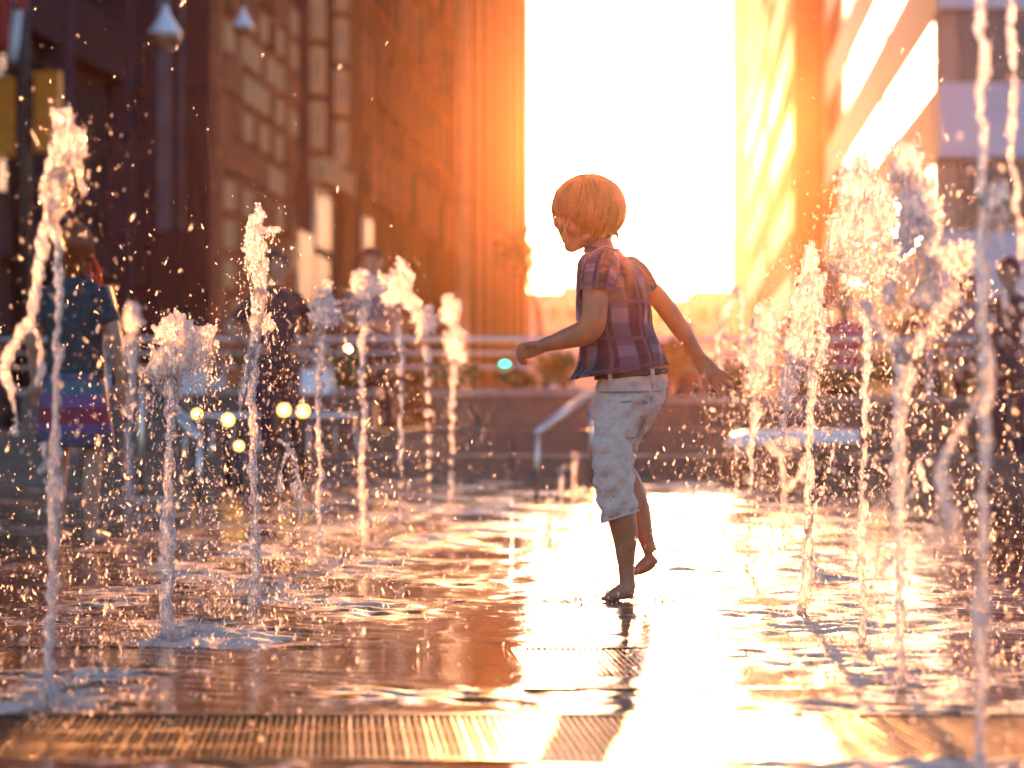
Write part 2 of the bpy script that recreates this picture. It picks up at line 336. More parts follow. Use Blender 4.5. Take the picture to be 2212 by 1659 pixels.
# churned water: rings of broken wavelets round every jet, calm film elsewhere
JB = []
for Y, lab, st, bl, dr, sp in JETS:
    x, y, r = st[0][0]; JB.append((atd(x, y, Y)[0], Y))
JB = np.array(JB)
G1 = (3.73, 4.25, -1.02, 1.62)     # near grate: y0,y1,x0,x1
G2 = (4.66, 5.42, 0.02, 0.60)
def water_sheet():
    ys = [2.6]
    while ys[-1] < 17.38: ys.append(ys[-1] * 1.0029 + 0.0)
    ys[-1] = 17.39; ys = np.array([-7.9, -2, 1, 2] + ys)
    t = np.linspace(-1, 1, 500); xs = 13.9 * (0.13 * t + 0.87 * np.sign(t) * np.abs(t)**4.2)
    X, Yg = np.meshgrid(xs, ys); g = np.random.default_rng(3)
    ch = np.zeros_like(X)
    for i, (jx, jy) in enumerate(JB):
        d2 = ((X - jx) / 0.42)**2 + ((Yg - jy) / 0.50)**2
        ch += np.exp(-d2) * (1.0 if i < 19 else 0.3)
    # the two rows of jets keep a band of the film broken
    lx = np.interp(Yg, [3, 4.43, 5.66, 6.6, 8.3, 12.7, 17], [-1.0, -.82, -.78, -.68, -.66, -.60, -.55])
    rx = np.interp(Yg, [3, 4.7, 5.45, 6.3, 8, 9.2, 17], [.75, .74, .76, .74, .78, .82, .95])
    ch += 0.55 * np.exp(-((X - lx) / 0.5)**2) + 0.75 * np.exp(-((X - rx - .15) / 0.45)**2)
    ch *= np.where((Yg > 5.0) & (Yg < 5.45) & (X < .25), 0.12, 1.0)
    ch += 0.55 * np.exp(-((Yg - 4.55) / 0.14)**2) * np.clip(0.6 - X, 0.1, 1)
    ch += 0.6 * np.exp(-((Yg - 3.45) / 0.22)**2)
    ch += np.clip((Yg - 6.0) / 2.5, 0, 1) * np.where(X < 0, .55, .25) * np.clip(1 - np.exp(-((X - .045*Yg) / .40)**2) + .15, 0, 1)
    fx = (616 - 512) / F_PX * 6.76
    rr = np.hypot(X - fx, Yg - 6.74)
    ch += 0.35 * np.exp(-(rr / 0.16)**2)
    blot = np.zeros_like(X)
    for k in range(10):
        a = g.uniform(0, 6.28); w = 2*np.pi / g.uniform(.35, 1.3)
        blot += np.sin(w * (X * np.cos(a) + Yg * np.sin(a) * .7) + g.uniform(0, 6.28))
    blot = np.clip(0.55 + blot / 6, 0.05, 1.4)
    A = 0.055 + 0.95 * np.clip(ch, 0, 1.25) * blot
    Z = np.zeros_like(X)
    for k in range(64):
        lam = 0.022 * (0.35 / 0.022) ** g.uniform(0, 1); a = g.uniform(0, 6.28)
        amp = 0.030 * lam / (2*np.pi) * (1.0 if lam < .12 else .5)
        res = np.clip((lam / (Yg * 0.0029 * 2.5)) - 1, 0, 1)     # no wavelets finer than the sheet
        Z += amp * res * np.sin(2*np.pi/lam * (X*np.cos(a) + Yg*np.sin(a)) + g.uniform(0, 6.28) + 1.5*np.sin(X*g.uniform(2, 9) + Yg*g.uniform(2, 9)))
    Z *= A * 1.55
    Z += 0.0022 * np.exp(-((rr - .14) / .05)**2) * np.sin(rr * 110)
    Z += 0.004 * np.clip(ch, 0, 1)
    pit = (Yg > G1[0]) & (Yg < G1[1]) & (X > G1[2] - .02) & (X < G1[3] + .02)
    Z = np.where(pit, -0.052, Z)
    n0, n1 = X.shape
    V = np.stack([X, Yg, Z], -1).reshape(-1, 3)
    I = np.arange(n0*n1).reshape(n0, n1)
    F = np.stack([I[:-1, :-1], I[:-1, 1:], I[1:, 1:], I[1:, :-1]], -1).reshape(-1, 4)
    me = fast_mesh('water', V, F)
    at_ = me.attributes.new('churn', 'FLOAT', 'POINT'); at_.data.foreach_set('value', np.clip(A, 0, 1.3).astype(np.float32).ravel())
    return me
def film_mat():
    m = pmat('water_film', (0.21, 0.075, 0.025), 0.035, spec=0.5, noise=3, col2=(0.15, 0.052, 0.016), IOR=1.33)
    nt = m.node_tree; N = nt.nodes; L = nt.links; p = N['Principled BSDF']
    tc = N.new('ShaderNodeTexCoord'); tx = N.new('ShaderNodeTexNoise'); tx.inputs['Scale'].default_value = 70; tx.inputs['Detail'].default_value = 3
    L.new(tc.outputs['Object'], tx.inputs[0]); b = N.new('ShaderNodeBump'); b.inputs['Strength'].default_value = 0.06; b.inputs['Distance'].default_value = 0.01
    L.new(tx.outputs['Fac'], b.inputs['Height']); L.new(b.outputs[0], p.inputs['Normal'])
    an_ = N.new('ShaderNodeAttribute'); an_.attribute_name = 'churn'
    mr = N.new('ShaderNodeMapRange'); mr.inputs[1].default_value = .06; mr.inputs[2].default_value = .9; mr.inputs[3].default_value = .035; mr.inputs[4].default_value = .24
    mr.inputs[4].default_value = .32
    mpf = N.new('ShaderNodeMapping'); mpf.inputs['Scale'].default_value = (1.0, .8, 1); L.new(tc.outputs['Object'], mpf.inputs[0])
    fn = N.new('ShaderNodeTexNoise'); fn.inputs['Scale'].default_value = 14; fn.inputs['Detail'].default_value = 7; fn.inputs['Roughness'].default_value = .68; L.new(mpf.outputs[0], fn.inputs['Vector'])
    th = N.new('ShaderNodeMath'); th.operation = 'MULTIPLY_ADD'; th.inputs[1].default_value = .20; L.new(an_.outputs['Fac'], th.inputs[0]); L.new(fn.outputs['Fac'], th.inputs[2])
    fm = N.new('ShaderNodeMapRange'); fm.inputs[1].default_value = .60; fm.inputs[2].default_value = .74; fm.inputs[4].default_value = .85; L.new(th.outputs[0], fm.inputs[0])
    base = p.inputs['Base Color'].links[0].from_socket
    fx_ = N.new('ShaderNodeMix'); fx_.data_type = 'RGBA'; L.new(fm.outputs[0], fx_.inputs['Factor']); L.new(base, fx_.inputs['A']); fx_.inputs['B'].default_value = (.66, .46, .36, 1)
    L.new(fx_.outputs['Result'], p.inputs['Base Color'])
    ra = N.new('ShaderNodeMath'); ra.operation = 'MULTIPLY_ADD'; ra.inputs[1].default_value = .25; L.new(fm.outputs[0], ra.inputs[0]); L.new(mr.outputs[0], ra.inputs[2])
    L.new(an_.outputs['Fac'], mr.inputs[0]); L.new(ra.outputs[0], p.inputs['Roughness'])
    return m
tag(link('water', water_sheet(), None, film_mat()), 'shallow rippling film of water over the plaza', 'water', kind='structure')

# ------------------------------------------------------------------ drain grates
def grate(reg, label, pitch, lift, cross=()):
    y0, y1, x0, x1 = reg
    t = empty('drain_grate', ((x0+x1)/2, (y0+y1)/2, 0), label, 'drain grate', 'drain grates in the plaza')
    for a, b in ((y0-.018, y0), (y1, y1+.022)):
        m = MB(); m.box((x0, a, -.06), (x1, b, lift + .002)); m.build('frame_rail', M_IRON, t)
    for a, b in ((x0-.05, x0+.004), (x1-.004, x1+.05)) if not cross or x0 < 0 else ():
        m = MB(); m.box((a, y0-.016, -.06), (b, y1+.020, lift + .003)); m.build('frame_end', M_IRON, t)
    L = (y1-y0) / math.cos(.0687) - .004
    bm = MB(); w = pitch * .27
    pr = [(-w, -.03), (-w, -.0012), (-w*.8, .0004), (w*.8, .0004), (w, -.0012), (w, -.03)]
    ring = lambda y: np.array([(p[0], y, p[1] + lift) for p in pr])
    bm.rings([ring(-L/2), ring(L/2)]); me = bm.mesh('bar'); me.materials.append(M_IRON)
    n = int((x1 - x0) / pitch)
    for i in range(n):
        o = link('bar', me); o.parent = t
        o.location = (x0 + (i + .5) * pitch - t.location.x, random.uniform(-.0006, .0006), random.uniform(-.0008, .0004))
        o.rotation_euler = (0, random.uniform(-.05, .05), .0687)
    for c in cross:
        m = MB(); m.box((x0+.003, c-.006, -.03), (x1-.003, c+.006, lift - .003)); m.build('cross_bar', M_IRON, t)
grate(G1, 'long ribbed bronze drain grate across the very front of the plaza', .0122, .002, (3.9, 4.08))
grate(G2, 'half submerged drain grate in the white sun glare below the child', .0125, .0022, (4.86, 5.04, 5.22))

# ------------------------------------------------------------------ buildings along the street
SX = 0.0708                            # the street runs towards (SX, 1)
def st(c, s, z): return (c + SX * s, s - SX * c * 0.0, z)
def sbox(mb, c0, c1, s0, s1, z0, z1): mb.box((c0, s0, z0), (c1, s1, z1), st)
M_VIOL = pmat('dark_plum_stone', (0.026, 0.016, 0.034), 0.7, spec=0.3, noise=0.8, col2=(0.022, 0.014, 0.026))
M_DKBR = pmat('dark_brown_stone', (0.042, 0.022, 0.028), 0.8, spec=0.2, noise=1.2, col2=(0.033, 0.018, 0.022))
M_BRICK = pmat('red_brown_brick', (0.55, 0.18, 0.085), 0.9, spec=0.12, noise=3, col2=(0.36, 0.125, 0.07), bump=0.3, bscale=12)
M_SAND_SUN = pmat('sandstone_and_sun_patch', (0.85, 0.43, 0.20), 0.8, spec=0.2, noise=2, col2=(0.68, 0.36, 0.19))  # sandstone of the ribs; also colours in light patches and sunlit trim
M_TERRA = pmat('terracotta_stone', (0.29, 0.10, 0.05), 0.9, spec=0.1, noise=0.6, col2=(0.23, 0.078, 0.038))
M_OCHRE = pmat('ochre_stone', (0.22, 0.10, 0.04), 0.9, spec=0.08, noise=0.7, col2=(0.17, 0.075, 0.03))
M_SPAN = pmat('pale_spandrel', (0.66, 0.62, 0.70), 0.5, noise=0.9, col2=(0.60, 0.56, 0.63))
M_BEIGE = pmat('beige_concrete', (0.42, 0.32, 0.25), 0.6, noise=0.9, col2=(0.36, 0.27, 0.21))
M_GLASS = pmat('dark_window_glass', (0.03, 0.028, 0.032), 0.12, spec=0.5, noise=0.5, col2=(0.04, 0.034, 0.036))
M_PANE_REFL = pmat('window_with_painted_reflection', (0.66, 0.47, 0.30), 0.25, spec=0.8, noise=1.5, col2=(0.55, 0.38, 0.24))  # reflected light put into the cream colour of the panes
M_MIRROR = pmat('mirror_glazing', (0.62, 0.60, 0.57), 0.05, 0.9, noise=0.4, col2=(0.55, 0.53, 0.5))

M_FAR = pmat('stone_with_painted_haze', (.62, .48, .34), .9, spec=.1, noise=.3, col2=(.54, .41, .29))  # distance haze put into the pale colour of the far blocks
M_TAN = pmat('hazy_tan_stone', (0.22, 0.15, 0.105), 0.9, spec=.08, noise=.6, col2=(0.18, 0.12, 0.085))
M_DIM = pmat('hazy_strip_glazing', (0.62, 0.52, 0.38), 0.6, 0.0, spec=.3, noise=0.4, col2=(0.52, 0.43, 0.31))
def bld(label, name='office_tower', loc=(0, 0, 0), cat='building'): return empty(name, loc, label, cat)
def part(name, mat, par, boxes):
    m = MB()
    for b in boxes: sbox(m, *b)
    return m.build(name, mat, par)
def panes(name, par, mat_list, size, places):       # alike pieces share one mesh per material; places are (c, s, z)
    mes = []
    for mt in mat_list:
        m = MB(); dc, ds, dz = size; m.box((-dc/2, -ds/2, -dz/2), (dc/2, ds/2, dz/2), lambda a, b, c: (a + SX*b, b, c))
        me = m.mesh(name); me.materials.append(mt); mes.append(me)
    W = WM(par).inverted()
    for (c, s, z, k) in places:
        o = link(name, mes[k]); o.parent = par; o.location = W @ Vector(st(c, s, z))

# far left: plum coloured block with string courses, then the plain plum tower
b = bld('dark plum office block at the left edge behind the traffic signals', loc=st(-14, 34, 0))
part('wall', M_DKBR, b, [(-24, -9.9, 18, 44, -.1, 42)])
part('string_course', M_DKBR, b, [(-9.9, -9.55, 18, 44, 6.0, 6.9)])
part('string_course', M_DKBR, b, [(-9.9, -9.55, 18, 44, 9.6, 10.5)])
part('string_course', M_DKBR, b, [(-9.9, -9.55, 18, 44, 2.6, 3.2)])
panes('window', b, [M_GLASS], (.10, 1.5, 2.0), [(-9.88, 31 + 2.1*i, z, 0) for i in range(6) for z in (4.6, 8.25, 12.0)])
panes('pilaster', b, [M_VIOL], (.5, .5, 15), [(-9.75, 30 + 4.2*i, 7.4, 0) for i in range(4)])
b = bld('plain plum stone tower with narrow slit windows left of the orange facade', loc=(-8, 45, 0))
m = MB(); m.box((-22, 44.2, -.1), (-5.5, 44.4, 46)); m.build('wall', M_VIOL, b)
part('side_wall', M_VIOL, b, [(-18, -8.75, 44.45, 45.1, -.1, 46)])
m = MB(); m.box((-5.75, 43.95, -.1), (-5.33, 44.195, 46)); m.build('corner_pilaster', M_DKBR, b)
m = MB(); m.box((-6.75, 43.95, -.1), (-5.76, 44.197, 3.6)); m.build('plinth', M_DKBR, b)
w = MB(); w.box((-.13, -.06, -.65), (.13, .05, .65)); wme = w.mesh('window'); wme.materials.append(pmat('slit_glass', (.16,.15,.18), .1, spec=.8, noise=1, col2=(.1,.09,.11)))
for px in (165, 187):
    for py in (20, 72, 128, 183, 250):
        o = link('window', wme); o.parent = b; p = at(px, py, 44.2); o.location = (p[0] + 8, 44.2 - 45, p[2])
# orange facade; its patches of reflected sunlight are coloured panels
b = bld('orange brick tower with reflected light patches built as coloured panels', loc=st(-12, 49, 0))
part('wall', M_BRICK, b, [(-20, -8.47, 45.2, 53.9, -.1, 50)])
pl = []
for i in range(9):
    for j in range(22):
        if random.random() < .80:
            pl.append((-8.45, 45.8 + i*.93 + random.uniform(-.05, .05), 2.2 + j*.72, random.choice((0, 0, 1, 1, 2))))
panes('light_patch_panel', b, [M_BRICK, M_SAND_SUN, M_TERRA], (.14, .62, .50), pl)
b = bld('brown tower with a tall bay whose sunlit edges are coloured cream beside the orange brick one', loc=st(-12, 66, 0))
part('wall', M_DKBR, b, [(-20, -8.6, 54, 61.5, -.1, 54)])
panes('quoin', b, [M_SAND_SUN], (.35, .5, 1.05), [(-8.5, s, 6.9 + 1.25*k, 0) for s in (57.0, 60.9) for k in range(12)])  # cream colour stands in for sunlight along the bay's edges and sill
part('sill', M_SAND_SUN, b, [(-8.6, -8.2, 56.7, 61.3, 5.6, 6.15)])
panes('window', b, [M_PANE_REFL], (.12, 2.2, 1.5), [(-8.55, 58.2, 4.9, 0), (-8.55, 58.0, 3.2, 0), (-8.55, 55.5, 3.6, 0)])
b = bld('terracotta tower with dim windows glowing orange in the haze', loc=st(-12, 84, 0))
part('wall', M_TERRA, b, [(-20, -8.47, 61.6, 90.9, -.1, 58)])
panes('panel_joint', b, [M_DKBR], (.06, .12, 40), [(-8.45, 64 + 4.5*i, 22, 0) for i in range(6)])
panes('window', b, [M_PANE_REFL], (.1, 1.6, 2.2), [(-8.43, 65.5, 4.3, 0)])
panes('window', b, [M_DKBR, M_BRICK], (.1, 1.3, 1.5), [(-8.44, 65.2 + 2.25*i, 6.8 + 2.6*j, random.choice((0, 0, 1))) for i in range(11) for j in range(5)])
b = bld('golden ribbed tower on the left side of the bright sky gap', loc=st(-12, 120, 0))
part('wall', M_OCHRE, b, [(-20, -8.5, 91, 128, -.1, 60)])
panes('rib', b, [M_SAND_SUN, M_OCHRE], (.5, .8, 50), [(-8.3, 92 + 2.4*i, 24.9, i % 2) for i in range(15)])
panes('spandrel', b, [M_OCHRE], (.16, 1.1, 1.2), [(-8.42, 93.2 + 2.4*i, 3 + 3.4*j, 0) for i in range(14) for j in range(6)])

panes('window', b, [M_MIRROR], (.1, .7, 1.3), [(-8.44, 93.2 + 2.4*i + random.uniform(-.2, .2), 4.6 + 1.7*j, 0) for i in range(14) for j in range(9) if random.random() < .30])
# right side: banded office block, then the long pale tower with strip windows
b = bld('banded office block with pale spandrels and bright glazing at the right', loc=st(12, 80, 0))
part('wall', M_BEIGE, b, [(6.35, 30, 60.4, 111, -.1, 40)])
for k in range(6):
    z0 = 2.93 + 3.55*k
    part('spandrel', M_BEIGE, b, [(6.0, 6.34, 60.35, 111, z0, z0 + 1.77)])
    part('window_band', M_MIRROR, b, [(6.04, 6.33, 60.45, 110.9, z0 + 1.78, z0 + 3.54)])
    m = MB(); p0 = st(6.0, 60, 0)[0]; m.box((p0, 59.9, z0), (p0 + 22, 60.34, z0 + 1.77)); m.build('front_spandrel', M_SPAN, b)
    m = MB(); m.box((p0 + .04, 60.2, z0+1.775), (p0 + .48, 60.44, z0+3.545)); m.build('corner_post', M_BEIGE, b)
    for j in range(7):
        m = MB(); m.box((p0 + .5 + j*3, 60.2, z0 + 1.79), (p0 + 3.38 + j*3, 60.33, z0 + 3.53)); m.build('window', M_GLASS, b)
panes('mullion', b, [M_BEIGE], (.34, .30, 21), [(6.16, 61 + 16.3*i, 13.5, 0) for i in range(4)])
b = bld('long pale tower with slanting strip windows right of the sky gap', loc=st(12, 200, 0))
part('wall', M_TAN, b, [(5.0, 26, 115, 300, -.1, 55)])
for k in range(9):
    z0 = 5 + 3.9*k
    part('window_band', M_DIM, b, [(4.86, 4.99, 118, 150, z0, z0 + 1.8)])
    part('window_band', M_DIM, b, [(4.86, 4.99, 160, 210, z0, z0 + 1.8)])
m = MB(); p0 = st(5.0, 115, 0)[0]; m.box((p0 - .2, 114.4, -.1), (p0 + 1.9, 114.98, 55)); m.build('corner_pier', M_TAN, b)
b = bld('low hazy buildings closing the end of the street', 'distant_block', st(0, 420, 0))
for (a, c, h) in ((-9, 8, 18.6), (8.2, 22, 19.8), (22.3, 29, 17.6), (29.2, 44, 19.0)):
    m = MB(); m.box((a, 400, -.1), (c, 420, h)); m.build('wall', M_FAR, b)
    w = MB(); w.box((-.6, -.04, -1), (.6, .04, 1)); wme = w.mesh('window'); wme.materials.append(M_GLASS)
    for i in range(int((c-a)/2.4)):
        for z in (7, 11, 15):
            o = link('window', wme); o.parent = b; o.location = WM(b).inverted() @ Vector((a + 1.3 + i*2.4, 399.95, z))

# ------------------------------------------------------------------ far edge of the plaza
for (y0, y1, h, x0, x1, lab) in ((17.42, 18.1, .16, -9, 9, 'long low granite step along the far edge of the fountain'),
                                 (18.9, 19.5, .33, -9, 9, 'higher granite step behind the low one at the plaza edge')):
    t = empty('granite_step', (0, y0, 0), lab, 'step', 'granite steps at the plaza edge')
    n = 12; wdt = (x1-x0)/n
    m = MB(); m.box((-wdt/2+.008, 0, .0), (wdt/2-.008, y1-y0, h)); me = m.mesh('step_stone'); me.materials.append(M_GRANITE)
    for i in range(n):
        o = link('step_stone', me); o.parent = t; o.location = (x0 + (i+.5)*wdt, 0, .012 + random.uniform(-.003, .003))
t = empty('railing', (0, 21, 0), 'steel three bar railing running across behind the planters', 'railing')
for z, r in ((1.08, .028), (.965, .016), (.845, .016)):
    m = MB(); m.tube([(-9, 21, z), (0, 21, z), (9, 21, z)], r, 8); m.build('rail', M_STEEL, t, True)
m = MB(); m.tube([(0, 21, .0), (0, 21, .5), (0, 21, 1.05)], .024, 8); pme = m.mesh('post', True); pme.materials.append(M_STEEL)
for x in (-8.2, -6.6, -5.0, -3.4, -1.65, .05, .33, 1.9, 3.5, 5.1, 6.7, 8.3):
    o = link('post', pme); o.parent = t; o.location = (x, -21+21-0, 0); o.location = (x, 0, 0)
    o.matrix_parent_inverse = Matrix.Translation((0, -21, 0))

def leaves(n, c, rad, size, seed, shape=1.0):
    g = np.random.default_rng(seed); V = []; F = []
    P = g.normal(size=(n, 3)); P /= np.linalg.norm(P, axis=1)[:, None]
    P *= (g.uniform(0.15, 1, n)**.45)[:, None]
    cl = g.normal(size=(9, 3)) * .5; P = P*.6 + cl[g.integers(0, 9, n)]*.55
    P = P * np.array(rad) + np.array(c)
    for i, p in enumerate(P):
        a = g.normal(size=3); a /= np.linalg.norm(a); b_ = np.cross(a, g.normal(size=3)); b_ /= np.linalg.norm(b_)
        s = size * g.uniform(.6, 1.4)
        V += [p - a*s, p + b_*s*.45, p + a*s, p - b_*s*.45]; F.append((4*i, 4*i+1, 4*i+2, 4*i+3))
    return np.array(V), np.array(F)
def shrub(x, y, z, w, h, lab, seed, n=500, group='shrubs in the planters'):
    t = empty('shrub', (x, y, z), lab, 'shrub', group)
    V, F = leaves(n, (x, y, z + h*.55), (w*.5, w*.4, h*.45), .035, seed)
    link('foliage', fast_mesh('foliage', V, F, False), t, M_LEAF)['kind'] = 'stuff'
    m = MB()
    for k in range(5):
        a = k*1.25; m.tube([(x, y, z-.02), (x + .1*w*math.cos(a), y + .1*w*math.sin(a), z + h*.3), (x + .3*w*math.cos(a), y + .3*w*math.sin(a), z + h*.7)], [.012, .009, .004], 5)
    m.build('stem', M_BARK, t)
def planter(x0, x1, y, h, lab):
    t = empty('planter', ((x0+x1)/2, y, 0), lab, 'planter', 'stone planters by the railing')
    m = MB(); m.box((x0, y-.35, .012), (x1, y+.35, h-.06)); m.build('box', M_GRANITE, t)
    m = MB(); m.box((x0-.04, y-.39, h-.058), (x1+.04, y+.39, h)); m.build('coping', M_PALE, t)
planter(-.62, .62, 20.2, .66, 'granite planter with shrubs behind the lane left of the child')
planter(-3.9, -1.1, 20.2, .66, 'long granite planter behind the left row of jets')
planter(.98, 4.3, 20.2, .60, 'granite planter behind the big right jets')
for i, (x, w, h, lab) in enumerate(((-.45, .45, .28, 'dark bushy shrub at the left end of the short planter'), (0.02, .4, .18, 'lowest flat shrub in the short planter under the green light'), (.42, .42, .30, 'olive shrub at the right end of the short planter beside the child'),
        (-3.5, .6, .34, 'rounded shrub at the left end of the long planter'), (-2.7, .7, .28, 'broad shrub left of the middle of the long planter'), (-2.0, .6, .36, 'tallest shrub in the long planter behind the golden jets'), (-1.35, .45, .26, 'small shrub at the right end of the long planter'),
        (1.25, .62, .46, 'dark rounded shrub at the near end of the right planter, just past the child'), (1.85, .5, .30, 'flat shrub in the right planter behind the outstretched hand'), (2.45, .6, .3, 'shrub in the right planter behind the short foamy jet'), (3.1, .7, .36, 'shrub in the middle of the right planter'), (3.9, .6, .3, 'shrub at the far right end of the right planter'))):
    shrub(x, 20.2, .66 if x < 1.5 else .60, w, h, lab, 50+i)

# slanting ramp rails
def ramp_rail(p0, p1, Y, lab):
    a = at(*p0, Y); c = at(*p1, Y + 1.2)
    t = empty('ramp_rail', (a[0], Y, 0), lab, 'handrail', 'slanting ramp handrails')
    m = MB(); m.tube([a, (a+c)/2, c], .032, 8); m.build('rail', M_STEEL, t, True)
    for q in (a, c):
        m = MB(); m.tube([(q[0], q[1], .0), (q[0], q[1], q[2]*.5), (q[0], q[1], q[2]-.01)], .018, 6); m.build('post', M_STEEL, t, True)
ramp_rail((537, 432), (592, 392), 15.2, 'pale slanting ramp handrail below the planter beside the child')
ramp_rail((199, 438), (141, 376), 13.5, 'sunlit slanting handrail left of the domed jet')

t = empty('bench', (1.85, 16.9, 0), 'low pale stone bench lit gold behind the short foamy jet', 'bench')
m = MB()
pr = [(1.44, .26), (1.50, .33), (1.60, .36), (2.30, .36), (2.30, .28), (1.62, .27), (1.52, .25)]
m.rings([np.array([(a, 16.6, z) for a, z in pr]), np.array([(a, 17.1, z) for a, z in pr])]); m.build('seat', M_WHITE, t)
for x in (1.66, 2.15):
    m = MB(); m.box((x-.05, 16.66, .0), (x+.05, 17.04, .268)); m.build('leg', M_GRANITE, t)

def chair(x, y, rz, lab):
    t = empty('cafe_chair', (0, 0, 0), lab, 'chair', 'white cafe chairs on the plaza')
    m = MB(); m.box((-.2, -.2, .43), (.2, .2, .455)); m.build('seat', M_WHITE, t)
    m = MB(); m.tube([(-.19, .19, .45), (-.2, .23, .68), (-.18, .26, .84), (0, .27, .87), (.18, .26, .84), (.2, .23, .68), (.19, .19, .45)], .013, 6); m.build('back_frame', M_STEEL, t, True)
    m = MB(); m.box((-.17, .235, .60), (.17, .25, .78)); m.build('backrest', M_WHITE, t)
    for sx in (-1, 1):
        for sy in (-1, 1):
            m = MB(); m.tube([(sx*.18, sy*.18, .43), (sx*.2, sy*.2, .2), (sx*.21, sy*.22, .0)], .012, 6); m.build('leg', M_STEEL, t, True)
    t.location = (x, y, .012); t.rotation_euler = (0, 0, rz)
def chair_at(px, Y, rz, lab): chair((px-512)/F_PX*Y, Y, rz, lab)
chair_at(222, 18.4-.15, 2.2, 'white cafe chair on the step behind the domed jet')
chair_at(240, 20.3, 1.2, 'white cafe chair next to the man in dark clothes')
chair_at(322, 18.5, .5, 'white cafe chair behind the spearhead jet')

# ------------------------------------------------------------------ street furniture
def signal(px, py, Y, lab, rz=0.0):
    p = at(px, py, Y)
    t = empty('traffic_signal', (p[0], Y, p[2]), lab, 'traffic light', 'yellow traffic signals at the left edge')
    m = MB(); m.box((p[0]-.17, Y-.1, p[2]-.53), (p[0]+.17, Y+.1, p[2]+.53)); m.build('housing', M_YELLOW, t)
    for k in (-1, 0, 1):
        z = p[2] + k*.34
        m = MB(); a = np.linspace(0, math.pi, 9)
        for s_ in (0,):
            r0 = np.array([(p[0]+.14*math.cos(q), Y+.1, z+.14*math.sin(q)) for q in a]); r1 = r0 + np.array([0, .22, 0])
            V = np.concatenate([r0, r1, r0*1.0 + np.array([0,0,.012]), r1 + np.array([0,0,.012])]); n = 9
            F = [(i, i+1, i+1+n, i+n) for i in range(n-1)] + [(2*n+i, 3*n+i, 3*n+i+1, 2*n+i+1) for i in range(n-1)]
            m.add(V, F)
        m.build('visor', M_YELLOW, t)
        m = MB(); m.tube([(p[0], Y+.1, z), (p[0], Y+.125, z)], .11, 12); m.build('lens', M_DARKMETAL, t)
        m = MB(); m.box((p[0]-.15, Y-.118, z-.155), (p[0]+.15, Y-.1, z+.155)); m.build('back_door', M_YELLOW, t)
    m = MB(); m.tube([(p[0], Y, p[2]+.53), (p[0], Y, p[2]+.62), (p[0]+(-.25 if px > 20 else .3), Y+.02, p[2]+.66)], .035, 8); m.build('bracket', M_DARKMETAL, t)
signal(48, 112, 33, 'yellow traffic signal just right of the dark pole, upper left')
signal(3, 118, 33, 'yellow traffic signal cut by the left edge of the view')
t = empty('signal_pole', (at(20, 0, 33)[0], 33.1, 0), 'dark pole carrying the two yellow traffic signals', 'pole')
x = at(20, 0, 33)[0]
m = MB(); m.tube([(x, 33.1, -.1), (x, 33.1, 4), (x, 33.1, 8)], [.14, .12, .10], 12); m.build('shaft', M_DARKMETAL, t, True)
m = MB(); m.tube([(x, 33.1, -.1), (x, 33.1, .35), (x, 33.1, .4)], [.24, .22, .15], 12); m.build('base', M_DARKMETAL, t)

t = empty('pedestrian_signal', (at(505, 0, 95)[0], 95, 0), 'far pedestrian signal showing green over the planter', 'traffic light')
p = at(505, 366, 95)
m = MB(); m.tube([(p[0]+.25, 95, -.1), (p[0]+.25, 95, 1.5), (p[0]+.25, 95, 3.0)], .07, 8); m.build('shaft', M_DARKMETAL, t)
m = MB(); m.box((p[0]-.2, 94.9, p[2]-.5), (p[0]+.17, 95.1, p[2]+.5)); m.build('housing', M_DARKMETAL, t)
m = MB(); m.tube([(p[0], 94.89, p[2]), (p[0], 94.86, p[2])], .13, 14); m.build('lens', emat('green_signal_light', (0.0, .55, .30), 4), t)

# pendant globe lamps on a span wire
t = empty('span_wire', (0, 25, 5), 'dark span wire high over the plaza carrying globe lamps', 'cable')
wp = lambda u: (-6.5 + 13.2*u, 25 + 0*u, 5.6 - .5*4*u*(1-u))
m = MB(); m.tube([wp(u) for u in np.linspace(0, 1, 15)], .012, 6); m.build('wire', M_DARKMETAL, t)
for x in (-6.5, 6.7):
    q = empty('lamp_pole', (x, 25, 0), 'dark pole holding the ' + ('left' if x < 0 else 'right') + ' end of the span wire', 'pole', 'poles of the span wire')
    m = MB(); m.tube([(x, 25, 0), (x, 25, 3), (x, 25, 5.7)], [.1, .08, .06], 10); m.build('shaft', M_DARKMETAL, q)
    m = MB(); m.tube([(x, 25, 0), (x, 25, .3)], .16, 10); m.build('base', M_DARKMETAL, q)
M_GLOBE = pmat('frosted_lamp_glass', (.62, .62, .68), .12, spec=.7, noise=6, col2=(.55, .55, .62), Coat_Weight=.6)
M_BOWL = pmat('amber_lamp_bowl', (.25, .13, .05), .08, spec=.8, noise=8, col2=(.18, .09, .04), Coat_Weight=1.0)
